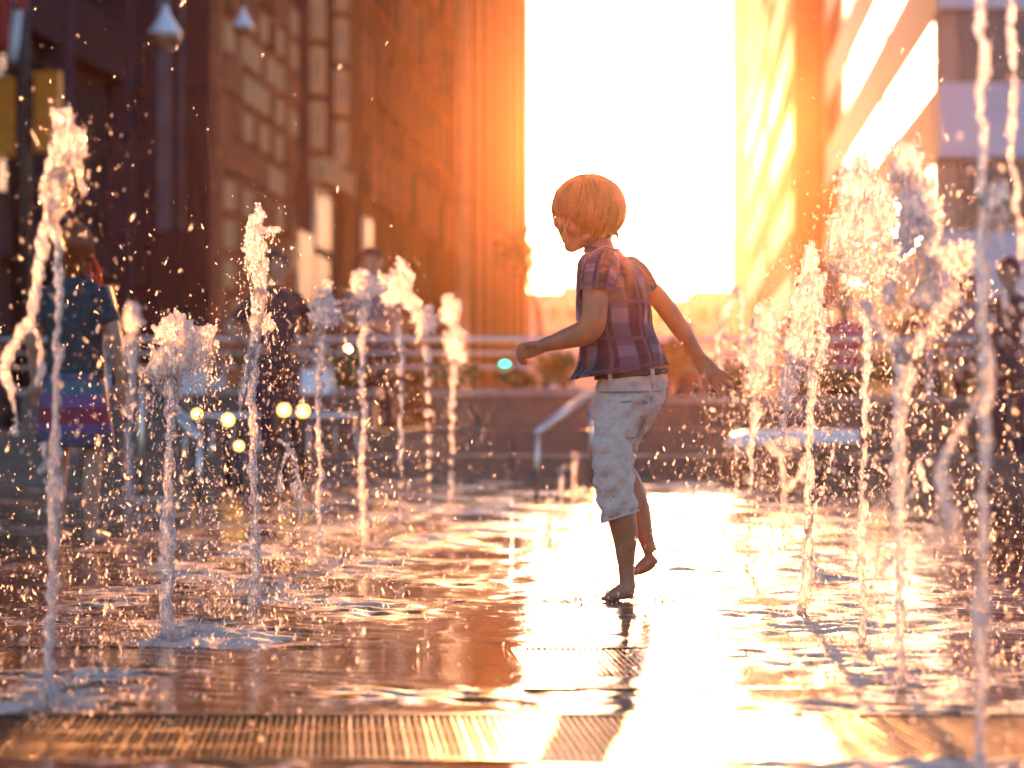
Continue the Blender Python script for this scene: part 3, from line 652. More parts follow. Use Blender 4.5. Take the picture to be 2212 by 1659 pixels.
def pendant(px, ytop, ybot, Y, lab):
    a, c = at(px, ytop, Y), at(px, ybot, Y); h = a[2]-c[2]; x = a[0]
    t = empty('pendant_lamp', (x, Y, a[2]), lab, 'lamp', 'teardrop pendant lamps')
    R_ = h*.37
    def lathe(pr, nm, mt):
        m = MB(); an = np.arange(20)/20*2*np.pi
        m.rings([np.stack([x + r*np.cos(an), Y + r*np.sin(an), np.full(20, z)], 1) for r, z in pr]); m.build(nm, mt, t, True)
    lathe([(h*.05, a[2]), (h*.08, a[2]-.12*h), (h*.16, a[2]-.28*h), (h*.27, a[2]-.45*h), (R_*.97, a[2]-.58*h), (R_, a[2]-.66*h)], 'shade', M_GLOBE)
    lathe([(R_*.99, a[2]-.662*h), (R_*.93, a[2]-.76*h), (R_*.72, a[2]-.90*h), (R_*.4, a[2]-.98*h), (R_*.05, a[2]-h)], 'bowl', M_BOWL)
    u = (x + 6.5)/13.2; top = 5.6 - .5*4*u*(1-u) if abs(Y-25) < .1 else a[2] + 1.2
    m = MB(); m.tube([(x, Y, a[2]-.01), (x, Y, (a[2]+top)/2), (x, Y, top)], .014, 6); m.build('stem', M_DARKMETAL, t)
pendant(165, 5, 50, 25, 'larger teardrop pendant lamp with a gold glint, upper left')
pendant(243, 8, 37, 25, 'smaller teardrop pendant lamp in front of the orange facade')

# glowing globes added to stand in for glints; the tall one is a street lamp
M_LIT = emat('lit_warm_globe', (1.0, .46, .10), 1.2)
def globe(px, py, Y, r, lab, cat='lamp', group='added glowing globes for glints on the plaza edge'):
    p = at(px, py, Y); t = empty('bright_spot_globe', (p[0], Y, 0), lab, cat, group)
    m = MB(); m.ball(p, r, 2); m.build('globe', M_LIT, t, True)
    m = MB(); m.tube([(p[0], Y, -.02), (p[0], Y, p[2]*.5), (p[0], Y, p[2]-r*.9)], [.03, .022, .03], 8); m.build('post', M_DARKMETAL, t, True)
globe(284, 410, 17.0, .040, 'added glowing globe for a glint, left one of the close pair behind the slim jet')
globe(303, 411, 17.0, .040, 'added glowing globe for a glint, right one of the close pair behind the slim jet')
globe(228, 420, 16.2, .036, 'added glowing globe for a glint, on a short post just left of the slim jet')
globe(239, 446, 14.9, .026, 'lowest added glowing globe for a glint, near the ground left of the slim jet')
globe(197, 414, 16.6, .030, 'added glowing globe for a glint beside the lower end of the slanting handrail')
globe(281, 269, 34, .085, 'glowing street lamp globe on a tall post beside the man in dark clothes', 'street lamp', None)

# flag
t = empty('flag', (at(10, 0, 30)[0], 30, 5.4), 'red and white striped flag hanging in the top left corner', 'flag')
for k in range(9):
    m = MB(); us = np.linspace(0, 1, 10); x0 = at(-58 + 12.4*k, 0, 30)[0]; wd = 12.4/2500*30
    top = []; 
    for i, u in enumerate(us):
        z = 6.9 - u*(1.75 + .10*k - .02*k*k*(1 if k > 5 else 0)) + (.0 if k < 7 else .28*(k-6)*u)
        sh = .10*(1-u) + .05*math.sin(4*u + k)
        top.append([(x0 + sh, 30 + .08*math.sin(k*1.3 + 3*u), z), (x0 + wd + sh, 30 + .08*math.sin((k+1)*1.3 + 3*u), z),
                    (x0 + wd + sh, 30.006 + .08*math.sin((k+1)*1.3 + 3*u), z), (x0 + sh, 30.006 + .08*math.sin(k*1.3 + 3*u), z)])
    m.rings([np.array(r) for r in top])
    m.build('stripe', pmat('flag_red', (.50, .05, .035), .8, noise=30, col2=(.42, .04, .03)) if k % 2 == 0 else M_WHITE, t, True)
m = MB(); m.tube([(-8.6, 30, 6.95), (-6.5, 30, 6.95), (-5.4, 30, 6.95)], .03, 8); m.build('staff', M_DARKMETAL, t)

# street tree by the sky gap
t = empty('street_tree', (at(548, 0, 48)[0], 48, 0), 'thin young street tree with sunlit leaves left of the child\'s head', 'tree')
b0, b1, b2 = at(552, 425, 48), at(540, 330, 48), at(527, 262, 48)
m = MB(); m.tube([b0*[1,1,0]+[0,0,-.1], b1, (b1+b2)/2, b2], [.09, .06, .04, .02], 8)
for k in range(9):
    u = .35 + .07*k; q = b1 + (b2-b1)*u; a = k*2.4
    m.tube([q, q + np.array([.35*math.cos(a), .35*math.sin(a), .3]), q + np.array([.7*math.cos(a), .6*math.sin(a), .45])], [.02, .014, .006], 5)
m.build('trunk', M_BARK, t)
V, F = leaves(420, at(527, 255, 48), (.62, .5, .75), .075, 77)
link('crown', fast_mesh('crown', V, F, False), t, M_LEAF)['kind'] = 'stuff'

# car with its headlights on
def car(px, Y, lab, body_mat, lit):
    x = (px-512)/F_PX*Y; t = empty('parked_car', (x, Y, 0), lab, 'car', 'cars on the street beyond the plaza')
    prof = [(-2.1,.35),(-2.15,.62),(-2.0,.86),(-1.15,.98),(-.45,1.42),(1.0,1.45),(1.75,1.02),(2.1,.95),(2.2,.6),(2.15,.35)]
    m = MB()
    rows = []
    for w, s in ((-.86,.93),(-.80,1),(.80,1),(.86,.93)):
        rows.append(np.array([(x + w*(1 if z < 1 else .82), Y + 2.15 + y*s, .08*(1-s) + z*s) for y, z in prof]))
    m.rings(rows); m.build('body', body_mat, t, False)
    m = MB(); m.add([(x-.6, Y+2.15-1.13, 1.0), (x+.6, Y+2.15-1.13, 1.0), (x+.55, Y+2.15-.50, 1.405), (x-.55, Y+2.15-.50, 1.405)], [(0,1,2,3)]); m.build('windscreen', M_GLASS, t)
    for sx in (-1, 1):
        m = MB(); m.ball((x+sx*.62, Y-.01, .62), (.12, .05, .085), 2)
        m.build('headlight', emat('lit_headlight', (1, .8, .45), 18) if lit else M_STEEL, t, True)
        for yy in (.85, 3.4):
            m = MB(); m.tube([(x+sx*.80, Y+yy, .31), (x+sx*.90, Y+yy, .31)], .31, 18); w = m.build('wheel', M_DARKMETAL, t)
    m = MB(); m.box((x-.7, Y-.06, .36), (x+.7, Y+.06, .48)); m.build('bumper', M_DARKMETAL, t)
car(294, 37, 'silver car facing the plaza with both headlights glowing', pmat('silver_paint', (.5,.5,.52), .25, .5, noise=5, col2=(.45,.45,.47)), True)
car(700, 44, 'dark car beyond the railing right of the child', pmat('maroon_paint', (.10,.02,.025), .25, .2, noise=5, col2=(.08,.018,.02)), False)

# ------------------------------------------------------------------ background people
def interp(pts, n=5):
    P = np.asarray(pts, float); out = []
    for i in range(len(P)-1):
        p0 = P[max(i-1,0)]; p1 = P[i]; p2 = P[i+1]; p3 = P[min(i+2,len(P)-1)]
        for k in range(n):
            u = k/n; out.append(.5*((2*p1) + (-p0+p2)*u + (2*p0-5*p1+4*p2-p3)*u*u + (-p0+3*p1-3*p2+p3)*u**3))
    out.append(P[-1]); return np.array(out)
def limb(mb, pts, rad, n=12, flat=None):           # tapered smooth tube through joints
    Q = interp(np.column_stack([np.asarray(pts, float), np.asarray(rad, float)]), 5); mb.tube(Q[:, :3], Q[:, 3], n, True, flat)
def person(x, Y, H, lab, top, bottom, hair, long_hair=False, skirt=False, arms='down', turn=0.0, z0=0.012, bare_legs=False, bags=None, top2=None):
    s = H/1.7; t = empty('person', (x, Y, z0), lab, 'person')
    ca, sa = math.cos(turn), math.sin(turn)
    def P(a, b, z): return np.array([x + s*(a*ca - b*sa), Y + s*(a*sa + b*ca), z0 + s*z])
    body = MB()
    limb(body, [P(0,0,.88), P(0,.01,1.1), P(0,.0,1.32), P(0,0,1.44)], [.12*s,.125*s,.14*s,.08*s], 14, .7)
    limb(body, [P(0,.0,1.40), P(0,-.01,1.5), P(0,-.02,1.58)], [.06*s,.052*s,.05*s])
    body.ball(P(0,-.015,1.61), (.078*s,.095*s,.112*s), 3); body.ball(P(0,-.105,1.60), .016*s, 2); body.ball(P(0,-.06,1.53), (.05*s,.045*s,.04*s), 2)
    for sd in (-1, 1):
        body.ball(P(sd*.08,0,1.60), (.012*s,.02*s,.03*s), 2)
        limb(body, [P(sd*.09,0,.90), P(sd*.10,-.015,.50), P(sd*.10,.02,.30), P(sd*.105,.02,.07)], [.085*s,.056*s,.05*s,.035*s])
        limb(body, [P(sd*.105,.05,.035), P(sd*.11,-.06,.032), P(sd*.115,-.17,.022)], [.038*s,.037*s,.026*s])
        if arms == 'hips': E, W_, Hd = P(sd*.36,.06,1.14), P(sd*.20,-.06,1.0), P(sd*.14,-.10,.98)
        elif arms == 'down': E, W_, Hd = P(sd*.24,.02,1.13), P(sd*.25,-.03,.90), P(sd*.25,-.05,.80)
        else: E, W_, Hd = P(sd*.22,-.06,1.13), P(sd*.14,-.25,1.10), P(sd*.08,-.30,1.12)
        limb(body, [P(sd*.155,0,1.40), (P(sd*.17,0,1.40)+E)/2, E, (E*.55+W_*.45), W_], [.055*s,.047*s,.04*s,.038*s,.028*s])
        d = (Hd-W_)/np.linalg.norm(Hd-W_); q = np.cross(d, [0,1,.1]); q /= np.linalg.norm(q)
        limb(body, [W_, W_+d*.05*s, W_+d*.09*s], [.027*s,.036*s,.033*s], 8, .55)
        for k in range(4): limb(body, [W_+d*.085*s+q*(k-1.5)*.017*s, W_+d*.13*s+q*(k-1.5)*.019*s, W_+d*(.165-.008*abs(k-1.5))*s+q*(k-1.5)*.019*s], [.0095*s,.0085*s,.007*s], 6)
        limb(body, [W_+d*.03*s-q*.025*s, W_+d*.07*s-q*.048*s, W_+d*.10*s-q*.054*s], [.011*s,.01*s,.008*s], 6)
    link('body', remesh(body, .010*s, 3), t, M_SKIN2)
    sh = MB(); lm = []
    an = np.arange(28)/28*2*np.pi
    def ringz(z, a, b, dy=0.0, dx=0.0): return np.array([P(dx + a*math.cos(q)*(1+.04*math.sin(3*q+z*9)), dy + b*math.sin(q)*(1+.05*math.sin(5*q+z*17)), z) for q in an])
    sh.rings([ringz(.84,.175,.14), ringz(.95,.17,.135), ringz(1.1,.155,.125), ringz(1.25,.175,.13), ringz(1.36,.18,.115), ringz(1.43,.13,.09), ringz(1.465,.07,.06)])
    for sd in (-1, 1):
        E = P(sd*.36,.06,1.14) if arms == 'hips' else (P(sd*.24,.02,1.13) if arms == 'down' else P(sd*.22,-.06,1.13))
        S0 = P(sd*.135,0,1.39); limb(sh, [S0, S0*.55+E*.45, S0*.25+E*.75], [.075*s,.066*s,.062*s], 12)
    link('shirt', remesh(sh, .012*s, 3), t, top)
    if skirt:
        m = MB(); m.rings([ringz(.93,.165,.14), ringz(.85,.18,.15), ringz(.72,.20,.165), ringz(.55,.215,.18), ringz(.53,.20,.17)]); m.build('skirt', bottom, t, True)
    else:
        m = MB(); m.rings([ringz(.98,.162,.135), ringz(.88,.175,.15), ringz(.80,.18,.15), ringz(.74,.16,.12)])
        for sd in (-1, 1):
            low = .48 if bare_legs else .05
            limb(m, [P(sd*.095,0,.84), P(sd*.10,-.01,.66), P(sd*.10,-.01,.5), P(sd*.103,.015,max(low,.26)), P(sd*.105,.02,low)], [.10*s,.092*s,.08*s,.075*s,.07*s])
        link('trousers', remesh(m, .013*s, 3), t, bottom)
    if not bare_legs:
        for sd in (-1, 1):
            m = MB(); limb(m, [P(sd*.105,.07,.05), P(sd*.11,-.05,.048), P(sd*.115,-.19,.03)], [.048*s,.048*s,.034*s]); m.build('shoe', M_DARKMETAL, t, True)
    hm_ = MB(); g_ = np.random.default_rng(int(H*1000)); c = P(0,.0,1.635)
    for k in range(150):
        phi = g_.uniform(0, 6.283); back = math.sin(phi)
        th1 = (1.9 if not long_hair else 2.3) if back > -.2 else (1.05 if back < -.75 else 1.5)
        pts = []
        for u in np.linspace(0.05, 1, 6):
            th = u*th1; rr = 1.06 + g_.uniform(-.02, .05)
            a, b_, z = .084*rr*math.sin(th)*math.cos(phi), .102*rr*math.sin(th)*math.sin(phi), .105*rr*math.cos(th)
            pts.append(P(a, .0+b_, 1.635+z))
        if long_hair and back > -.3:
            e = pts[-1]; w = g_.uniform(-.02, .05)
            for q in (1, 2, 3, 4): pts.append(e + np.array([s*(w*q*.6 + .012*math.sin(q*2.2 + phi)), s*.015*q, -s*.075*q]))
        hm_.tube(pts, np.linspace(.017*s, .004*s, len(pts)), 5)
    hm_.ball(c, (.082*s,.098*s,.104*s), 3) if False else None
    hm_.build('hair', hair, t, True)
    return t, P, s
M_TEAL = pmat('dark_teal_cloth', (.012, .032, .04), .8, noise=30, col2=(.01, .02, .026))
M_BLACKCL = pmat('dark_navy_cloth', (.022, .02, .035), .85, noise=30, col2=(.03, .024, .03))
M_MAROON = pmat('maroon_cloth', (.10, .02, .025), .85, noise=30, col2=(.07, .016, .02))
M_GREYCL = pmat('grey_cloth', (.16, .14, .16), .85, noise=30, col2=(.12, .105, .12))
def stripe_mat():
    m = pmat('striped_beach_cloth', (.3, .1, .2), .85); nt = m.node_tree; N = nt.nodes; L = nt.links
    tc = N.new('ShaderNodeTexCoord'); sp = N.new('ShaderNodeSeparateXYZ'); L.new(tc.outputs['Object'], sp.inputs[0])
    ml = N.new('ShaderNodeMath'); ml.operation = 'MULTIPLY'; ml.inputs[1].default_value = 4.2; L.new(sp.outputs['Z'], ml.inputs[0])
    fr = N.new('ShaderNodeMath'); fr.operation = 'FRACT'; L.new(ml.outputs[0], fr.inputs[0])
    cr = N.new('ShaderNodeValToRGB'); cr.color_ramp.interpolation = 'CONSTANT'; e = cr.color_ramp.elements
    e[0].color = (0.189, 0.023, 0.041, 1); e[1].position = .18; e[1].color = (0.135, 0.063, 0.153, 1)
    for p_, c in ((.40, (0.045, 0.108, 0.126, 1)), (.58, (0.063, 0.059, 0.099, 1)), (.78, (0.113, 0.059, 0.149, 1)), (.92, (0.203, 0.027, 0.045, 1))):
        q = e.new(p_); q.color = c
    L.new(fr.outputs[0], cr.inputs[0]); L.new(cr.outputs[0], N['Principled BSDF'].inputs['Base Color']); return m
Yg = .53*F_PX/(543-405)
person((75-512)/F_PX*Yg, Yg, 1.19, 'red haired girl in a striped skirt and teal top standing among the left jets', M_TEAL, stripe_mat(), M_REDHAIR, True, True, 'down', 2.9, 0.0, True)
person((276-512)/F_PX*18.6, 18.6, 1.62, 'man in dark clothes with hands on hips behind the slim jet', M_BLACKCL, M_BLACKCL, M_DARKHAIR, arms='hips', turn=.3, z0=.012)
person((372-512)/F_PX*20.9-.05, 21.6, 1.82, 'person with short auburn hair behind the broad jet at the railing', M_GREYCL, M_BLACKCL, pmat('auburn_hair', (.12,.03,.012), .45, noise=30, col2=(.09,.022,.01)), arms='front', turn=0, z0=.012)
person((686-512)/F_PX*33, 33, 1.66, 'person in maroon beyond the railing right of the child', M_MAROON, M_BLACKCL, M_DARKHAIR, turn=.4, z0=-.1)
person((1010-512)/F_PX*18.3, 18.3, 1.55, 'person in dark clothes at the right edge behind the tall streams', M_BLACKCL, M_BLACKCL, M_DARKHAIR, turn=-.5)
person((968-512)/F_PX*23.5, 23.5, 1.7, 'person in grey beyond the railing behind the right streams', M_GREYCL, M_MAROON, M_DARKHAIR, turn=.8)
person((925-512)/F_PX*24.5, 24.5, 1.66, 'person in a maroon top behind the largest jet', M_MAROON, M_BLACKCL, M_DARKHAIR, True, turn=.2)
person((845-512)/F_PX*25, 25, 1.6, 'person with a magenta top behind the glittering dome', pmat('magenta_cloth', (.34,.04,.12), .8, noise=30, col2=(.28,.03,.1)), M_BLACKCL, M_DARKHAIR, turn=-.3)

# ------------------------------------------------------------------ the child
BY = 6.76
def B(px, py, dy=0.0): return at(px, py, BY + dy)
PM = BY / F_PX                                   # metres per pixel at the child
def blimb(mb, pts, n=14, flat=None):             # pts: (px, py, dy, radius px)
    limb(mb, [B(p[0], p[1], p[2]) for p in pts], [p[3]*PM for p in pts], n, flat)
kid = empty('person', (*B(620, 601)[:2], 0), 'barefoot child in a plaid shirt and rolled pale trousers running through the fountain', 'person')
bd = MB()
# trunk and neck
blimb(bd, [(632,395,.02,24),(627,365,.02,27),(617,320,.0,28),(611,285,.0,27),(607,268,.0,20),(604,255,.0,12)], 16)
blimb(bd, [(605,262,.0,15),(600,248,.0,14),(594,234,.0,14)])
# skull and face, looking left
bd.ball(B(592,210), (31*PM, 28*PM, 32*PM), 3)
bd.ball(B(577,224), (20*PM, 22*PM, 24*PM), 3)
bd.ball(B(571,205), (17*PM, 21*PM, 17*PM), 3)
blimb(bd, [(560.5,212,0,3.6),(558.0,219,0,3.6),(556.8,224,0,4.0),(560.5,227,0,3.5)], 8)          # nose
for sd in (-1, 1): bd.ball(B(561.5,225.5, sd*.009), 3.0*PM, 2)                                   # nostrils
bd.ball(B(560,205.5,-.02), (5*PM, 9*PM, 3*PM), 2); bd.ball(B(560,205.5,.02), (5*PM, 9*PM, 3*PM), 2)  # brow
blimb(bd, [(567,233.5,-.026,2.2),(562.3,232.5,-.010,2.6),(561.6,232.6,0,2.8),(562.3,232.5,.010,2.6),(567,233.5,.026,2.2)], 8)    # upper lip
blimb(bd, [(568,239.5,-.022,2.2),(564.6,240.2,-.009,2.7),(564.2,240.4,0,2.9),(564.6,240.2,.009,2.7),(568,239.5,.022,2.2)], 8)    # lower lip
bd.ball(B(571.5,246.5), (7.5*PM, 10*PM, 6.5*PM), 3)                                                  # chin
blimb(bd, [(573,246,-.01,6.5),(583,242,-.032,6),(593,234,-.048,6)], 10); blimb(bd, [(573,246,.01,6.5),(583,242,.032,6),(593,234,.048,6)], 10)
bd.ball(B(573,228,-.040), (9*PM, 7*PM, 9*PM), 3); bd.ball(B(573,228,.040), (9*PM, 7*PM, 9*PM), 3)    # cheeks
for sd in (-1, 1): blimb(bd, [(594,214,sd*.068,4),(598,219,sd*.071,5),(594,226,sd*.068,3.5)], 8)        # ears
# near arm, bent forward
blimb(bd, [(600,266,-.075,15),(597,284,-.10,14),(595,305,-.115,13.2),(592,325,-.115,13.0),(583,333,-.10,12.5),(566,339,-.07,10.5),(552,343,-.045,8.2),(542,346,-.03,7.0)])
# near hand: loose fist
blimb(bd, [(544,346,-.03,6.8),(536,348.5,-.02,8.0),(528,350.5,-.01,8.2)], 10, .75)
for k, (dx, dz) in enumerate(((0,-5.5),(-1,-1.8),(-.6,2.0),(.8,5.6))):
    blimb(bd, [(530+dx,350+dz,-.014,3.3),(523+dx,351+dz,-.012,3.3),(519.5+dx,353.5+dz,.002,3.1),(521.5+dx,357+dz,.012,2.9),(527+dx,357+dz,.014,2.6)], 7)
blimb(bd, [(537,346,-.035,3.6),(530,344,-.04,3.4),(524.5,345.5,-.036,3.0)], 7)
# far arm, stretched back
blimb(bd, [(634,276,.055,10.5),(646,286,.085,10.2),(658,298,.10,10.6),(669,312,.115,10.2),(680,328,.13,9.6),(691,345,.14,7.8),(699,357,.145,6.7)])
blimb(bd, [(698,355,.145,6.8),(703,363,.148,8.6),(709,371,.15,10.2),(714,376,.15,9.2)], 12, .5)
for pts in ([(714,370.5,.15,3.6),(722,373,.15,3.1),(728,375.5,.148,2.8),(733,377.8,.145,2.2)],
            [(716,374.5,.15,3.7),(723.5,380,.151,3.1),(729,384.5,.15,2.8),(733.5,388.5,.148,2.2)],
            [(714.5,377.5,.15,3.6),(721,385,.151,3.1),(725.5,390,.15,2.8),(729.5,395,.148,2.2)],
            [(710.5,379,.149,3.4),(715.5,386.5,.149,2.9),(719,391.5,.148,2.6),(722,396.5,.146,2.1)],
            [(704,371,.142,3.9),(704.5,379,.136,3.5),(706,386,.132,3.1),(708.5,392,.130,2.5)]):
    blimb(bd, pts, 8)
# near leg (standing) and foot
blimb(bd, [(619,404,.0,19),(615,440,-.045,14),(614,472,-.05,13),(617,496,-.05,14),(622,518,-.043,14.4),(625,536,-.036,13.0),(625.5,550,-.036,10.8),(626,565,-.035,8.6),(627,578,-.035,8.0),(628,589,-.035,8.5)])
blimb(bd, [(633,593,-.033,7.0),(624,591.5,-.04,8.4),(613,595.5,-.045,6.6),(606,597.8,-.048,4.6)], 12)
for k in range(5): blimb(bd, [(609-k*.2,598,-.064+k*.0085,2.9),(603.0+k*.9,598.8,-.068+k*.0085,2.7),(600.6+k*1.2,599.6,-.069+k*.0085,2.0+.0*k)], 7)
# far leg, foot lifting off
blimb(bd, [(638,404,.05,17),(624,440,.11,14),(618,463,.13,13),(628,482,.14,13.5),(637,505,.14,12.5),(643,528,.14,10),(648,545,.14,7.8),(651,553,.14,7.4)])
blimb(bd, [(655,557,.14,6.8),(647,564,.135,8.2),(640,569,.13,6.8),(636,571.5,.128,4.8)], 12)
for k in range(5): blimb(bd, [(638,570.6,.112+k*.0085,2.9),(634.5+k*.5,573,.110+k*.0085,2.6),(633.6+k*.6,575.5,.109+k*.0085,2.0)], 7)
body = link('body', remesh(bd, .0038, 3), kid, M_SKIN)
for sd in (-1, 1):
    e = MB(); e.ball(B(564.5, 214.5, sd*.031), (3.4*PM, 3.6*PM, 3.0*PM), 2); e.build('eye', pmat('eye', (.06,.035,.02), .1, noise=90, col2=(.03,.02,.015)), kid, True)

# hair: bowl cut of separate locks
hr = MB(); hg = np.random.default_rng(5)
def hp(th, ph, rr, lift=0.0):
    cx, cz, rx, ry, rz = 588.5, 210.5, 36.0, 32.0, 35.0
    return B(cx + rx*rr*math.sin(th)*math.cos(ph), cz - rz*rr*math.cos(th) - lift, ry*rr*PM*math.sin(th)*math.sin(ph))
for k in range(900):
    ph = hg.uniform(-math.pi, math.pi)           # pi = forward (left), 0 = back
    f = abs(ph)/math.pi
    th1 = np.interp(f, [0, .3, .55, .70, .8, .9, 1], [2.28, 2.38, 2.15, 1.84, 1.66, 1.61, 1.66]) + hg.normal()*(.045 + .13*(f < .58)) + .10*math.sin(ph*19)*(f < .6)
    th0 = hg.uniform(0.0, .5)*th1; rr0 = hg.uniform(.95, 1.03) + .028*math.sin(ph*17 + 1.3*math.sin(ph*5)); tw = hg.normal()*.14
    pts = []; us = np.linspace(0, 1, 9)
    for u in us:
        th = th0 + (th1-th0)*u
        pts.append(hp(th, ph + tw*u*u, rr0 - .07*max(0, th-1.7) + .012*math.sin(5*u+k)))
    r = hg.uniform(.7, 1.5)*PM
    hr.tube(pts, r*np.array([.6,.95,1,1,.95,.85,.7,.45,.1]), 5)
# under-layer so that no scalp shows
V, F = ICO[3]; keep = []
for f_ in F:
    c = V[list(f_)].mean(0); ph = abs(math.atan2(c[1], c[0]))/math.pi; th = math.acos(max(-1, min(1, c[2])))
    if th < np.interp(ph, [0, .3, .55, .70, .8, .9, 1], [2.05, 2.15, 1.92, 1.62, 1.48, 1.44, 1.46]): keep.append(f_)
W2 = np.array([B(588.5 + 34.2*v[0], 210.5 - 33.4*v[2], 30.2*PM*v[1]) for v in V]); hr.add(W2, keep)
for k in range(14):                              # wisps at the fringe and nape
    a = hg.uniform(-1, 1); fr = k % 2
    q = B(556+hg.uniform(-2, 4), 209, a*.05) if fr else B(612+hg.uniform(-6, 4), 230, a*.05)
    e = q + np.array([(-.004 if fr else .012)*hg.uniform(.3, 1.4), 0, -hg.uniform(.02, .04)])
    hr.tube([q, (q+e)/2 + np.array([-.003 if fr else .004, 0, 0]), e], np.array([1.4, .9, .15])*PM, 5)
for k in range(90):
    ph = hg.uniform(-math.pi, math.pi); th = hg.uniform(.2, 2.1); q = hp(th, ph, 1.0)
    e = hp(th + hg.uniform(.15, .4), ph + hg.normal()*.25, 1.08 + hg.uniform(0, .09)); mid = hp(th + .12, ph, 1.06)
    hr.tube([q, mid, e], np.array([.5, .38, .12])*PM, 4)
hr.build('hair', M_HAIR, kid, True)

# shirt: open-bottomed plaid cloth with folds
def plaid():
    m = pmat('navy_plaid_cotton', (.06, .06, .14), .85); nt = m.node_tree; N = nt.nodes; L = nt.links; p = N['Principled BSDF']
    uv = N.new('ShaderNodeUVMap'); sp = N.new('ShaderNodeSeparateXYZ'); L.new(uv.outputs[0], sp.inputs[0])
    def bands(src, k, off, lo, hi):
        a = N.new('ShaderNodeMath'); a.operation = 'MULTIPLY_ADD'; a.inputs[1].default_value = k; a.inputs[2].default_value = off; L.new(src, a.inputs[0])
        f = N.new('ShaderNodeMath'); f.operation = 'FRACT'; L.new(a.outputs[0], f.inputs[0])
        c = N.new('ShaderNodeMapRange'); c.inputs[1].default_value = lo; c.inputs[2].default_value = hi; L.new(f.outputs[0], c.inputs[0])
        d = N.new('ShaderNodeMath'); d.operation = 'PINGPONG'; d.inputs[1].default_value = .5; L.new(f.outputs[0], d.inputs[0])
        g_ = N.new('ShaderNodeMapRange'); g_.inputs[1].default_value = lo; g_.inputs[2].default_value = hi; L.new(d.outputs[0], g_.inputs[0]); return g_.outputs[0]
    u = bands(sp.outputs['X'], 7.0, .1, .27, .30); v = bands(sp.outputs['Y'], 5.0, .30, .30, .33)
    u2 = bands(sp.outputs['X'], 7.0, .48, .44, .455); v2 = bands(sp.outputs['Y'], 5.0, .70, .44, .455)
    def mixc(fac, A, Bc):
        x = N.new('ShaderNodeMix'); x.data_type = 'RGBA'; L.new(fac, x.inputs['Factor'])
        for k_, c in (('A', A), ('B', Bc)):
            if isinstance(c, tuple): x.inputs[k_].default_value = (*c, 1)
            else: L.new(c, x.inputs[k_])
        return x.outputs['Result']
    c1 = mixc(u, (.008, .0085, .018), (.062, .066, .10)); c2 = mixc(u, (.014, .015, .032), (.12, .125, .18))
    c3 = mixc(v, c1, c2); c4 = mixc(u2, c3, (.06, .05, .09)); c5 = mixc(v2, c4, (.05, .042, .08))
    tc = N.new('ShaderNodeTexCoord'); tx = N.new('ShaderNodeTexNoise'); tx.inputs['Scale'].default_value = 45; tx.inputs['Detail'].default_value = 4
    L.new(tc.outputs['Object'], tx.inputs[0]); b_ = N.new('ShaderNodeBump'); b_.inputs['Strength'].default_value = .35; b_.inputs['Distance'].default_value = .01
    L.new(tx.outputs['Fac'], b_.inputs['Height']); L.new(b_.outputs[0], p.inputs['Normal'])
    L.new(c5, p.inputs['Base Color']); p.inputs['Sheen Weight'].default_value = .2
    tl = N.new('ShaderNodeBsdfTranslucent'); L.new(c5, tl.inputs[0]); mx = N.new('ShaderNodeMixShader'); mx.inputs[0].default_value = .12
    L.new(p.outputs[0], mx.inputs[1]); L.new(tl.outputs[0], mx.inputs[2]); L.new(mx.outputs[0], N['Material Output'].inputs[0])
    return m
M_PLAID = plaid()
def cloth_tube(rows, n=64, m_each=6, fold=None):    # rows: (cx, cy, dy, left, right, depth px, tilt px) -> rings with UVs; open ended
    P = interp(np.array(rows, float), m_each); rings = []; m = len(P)
    an = np.arange(n)/n*2*np.pi
    for i, (cx, cyy, dy, l, r, dp, tl) in enumerate(P):
        v = i/(m-1); ring = []
        for q in an:
            c, s_ = math.cos(q), math.sin(q)
            ex = (r if c > 0 else l)*np.sign(c)*abs(c)**.88; ey = dp*np.sign(s_)*abs(s_)**.88
            k = 1 + (fold(q, v) if fold else 0)
            ring.append(B(cx + ex*k, cyy + tl*c, dy + ey*k*PM))
        rings.append(np.array(ring))
    V = np.concatenate(rings); F = []; UV = []
    for i in range(m-1):
        for j in range(n):
            a, b_ = i*n+j, i*n+(j+1) % n
            F.append((a, b_, b_+n, a+n)); UV += [(j/n, i/(m-1)), ((j+1)/n, i/(m-1)), ((j+1)/n, (i+1)/(m-1)), (j/n, (i+1)/(m-1))]
    me = bpy.data.meshes.new('cloth'); me.from_pydata(V.tolist(), [], F)
    uvl = me.uv_layers.new(name='UVMap'); uvl.data.foreach_set('uv', np.array(UV, np.float32).ravel()); me.update(); me.shade_smooth()
    return me
def cloth_obj(name, me, mat, par, thick=.0016, sub=1):
    o = link(name, me, par, mat)
    s_ = o.modifiers.new('thickness', 'SOLIDIFY'); s_.thickness = thick; s_.offset = 0
    if sub: q = o.modifiers.new('sub', 'SUBSURF'); q.levels = sub; q.render_levels = sub
    return o
def shirt_fold(q, v):
    e = min(1, v*2.2)
    return e*(.034*math.sin(3*q + 7*v + .6) + .030*math.sin(7*q - 9*v) + .020*math.sin(12*q + 15*v + 1) + .016*math.sin(17*q - 22*v) + .02*math.sin(5*q + 20*v)*v)
rows = [(604,249,.0,13,15,13,-1),(603,254,.0,19,20,18,0),(604,259,.0,23,27,24,2),(606,266,.0,28,33,28,3),(610,275,.0,32.5,34,30,2),(612,291,.0,35,36,31,0),(614,308,.0,36,37.5,31,0),
        (615,327,.0,36,37,31,0),(620,345,.01,39,40,33,-1),(623,360,.01,44,42,35,-6),(623,372.5,.01,56,43.5,36,-8)]
cloth_obj('shirt', cloth_tube(rows, 72, 6, shirt_fold), M_PLAID, kid)
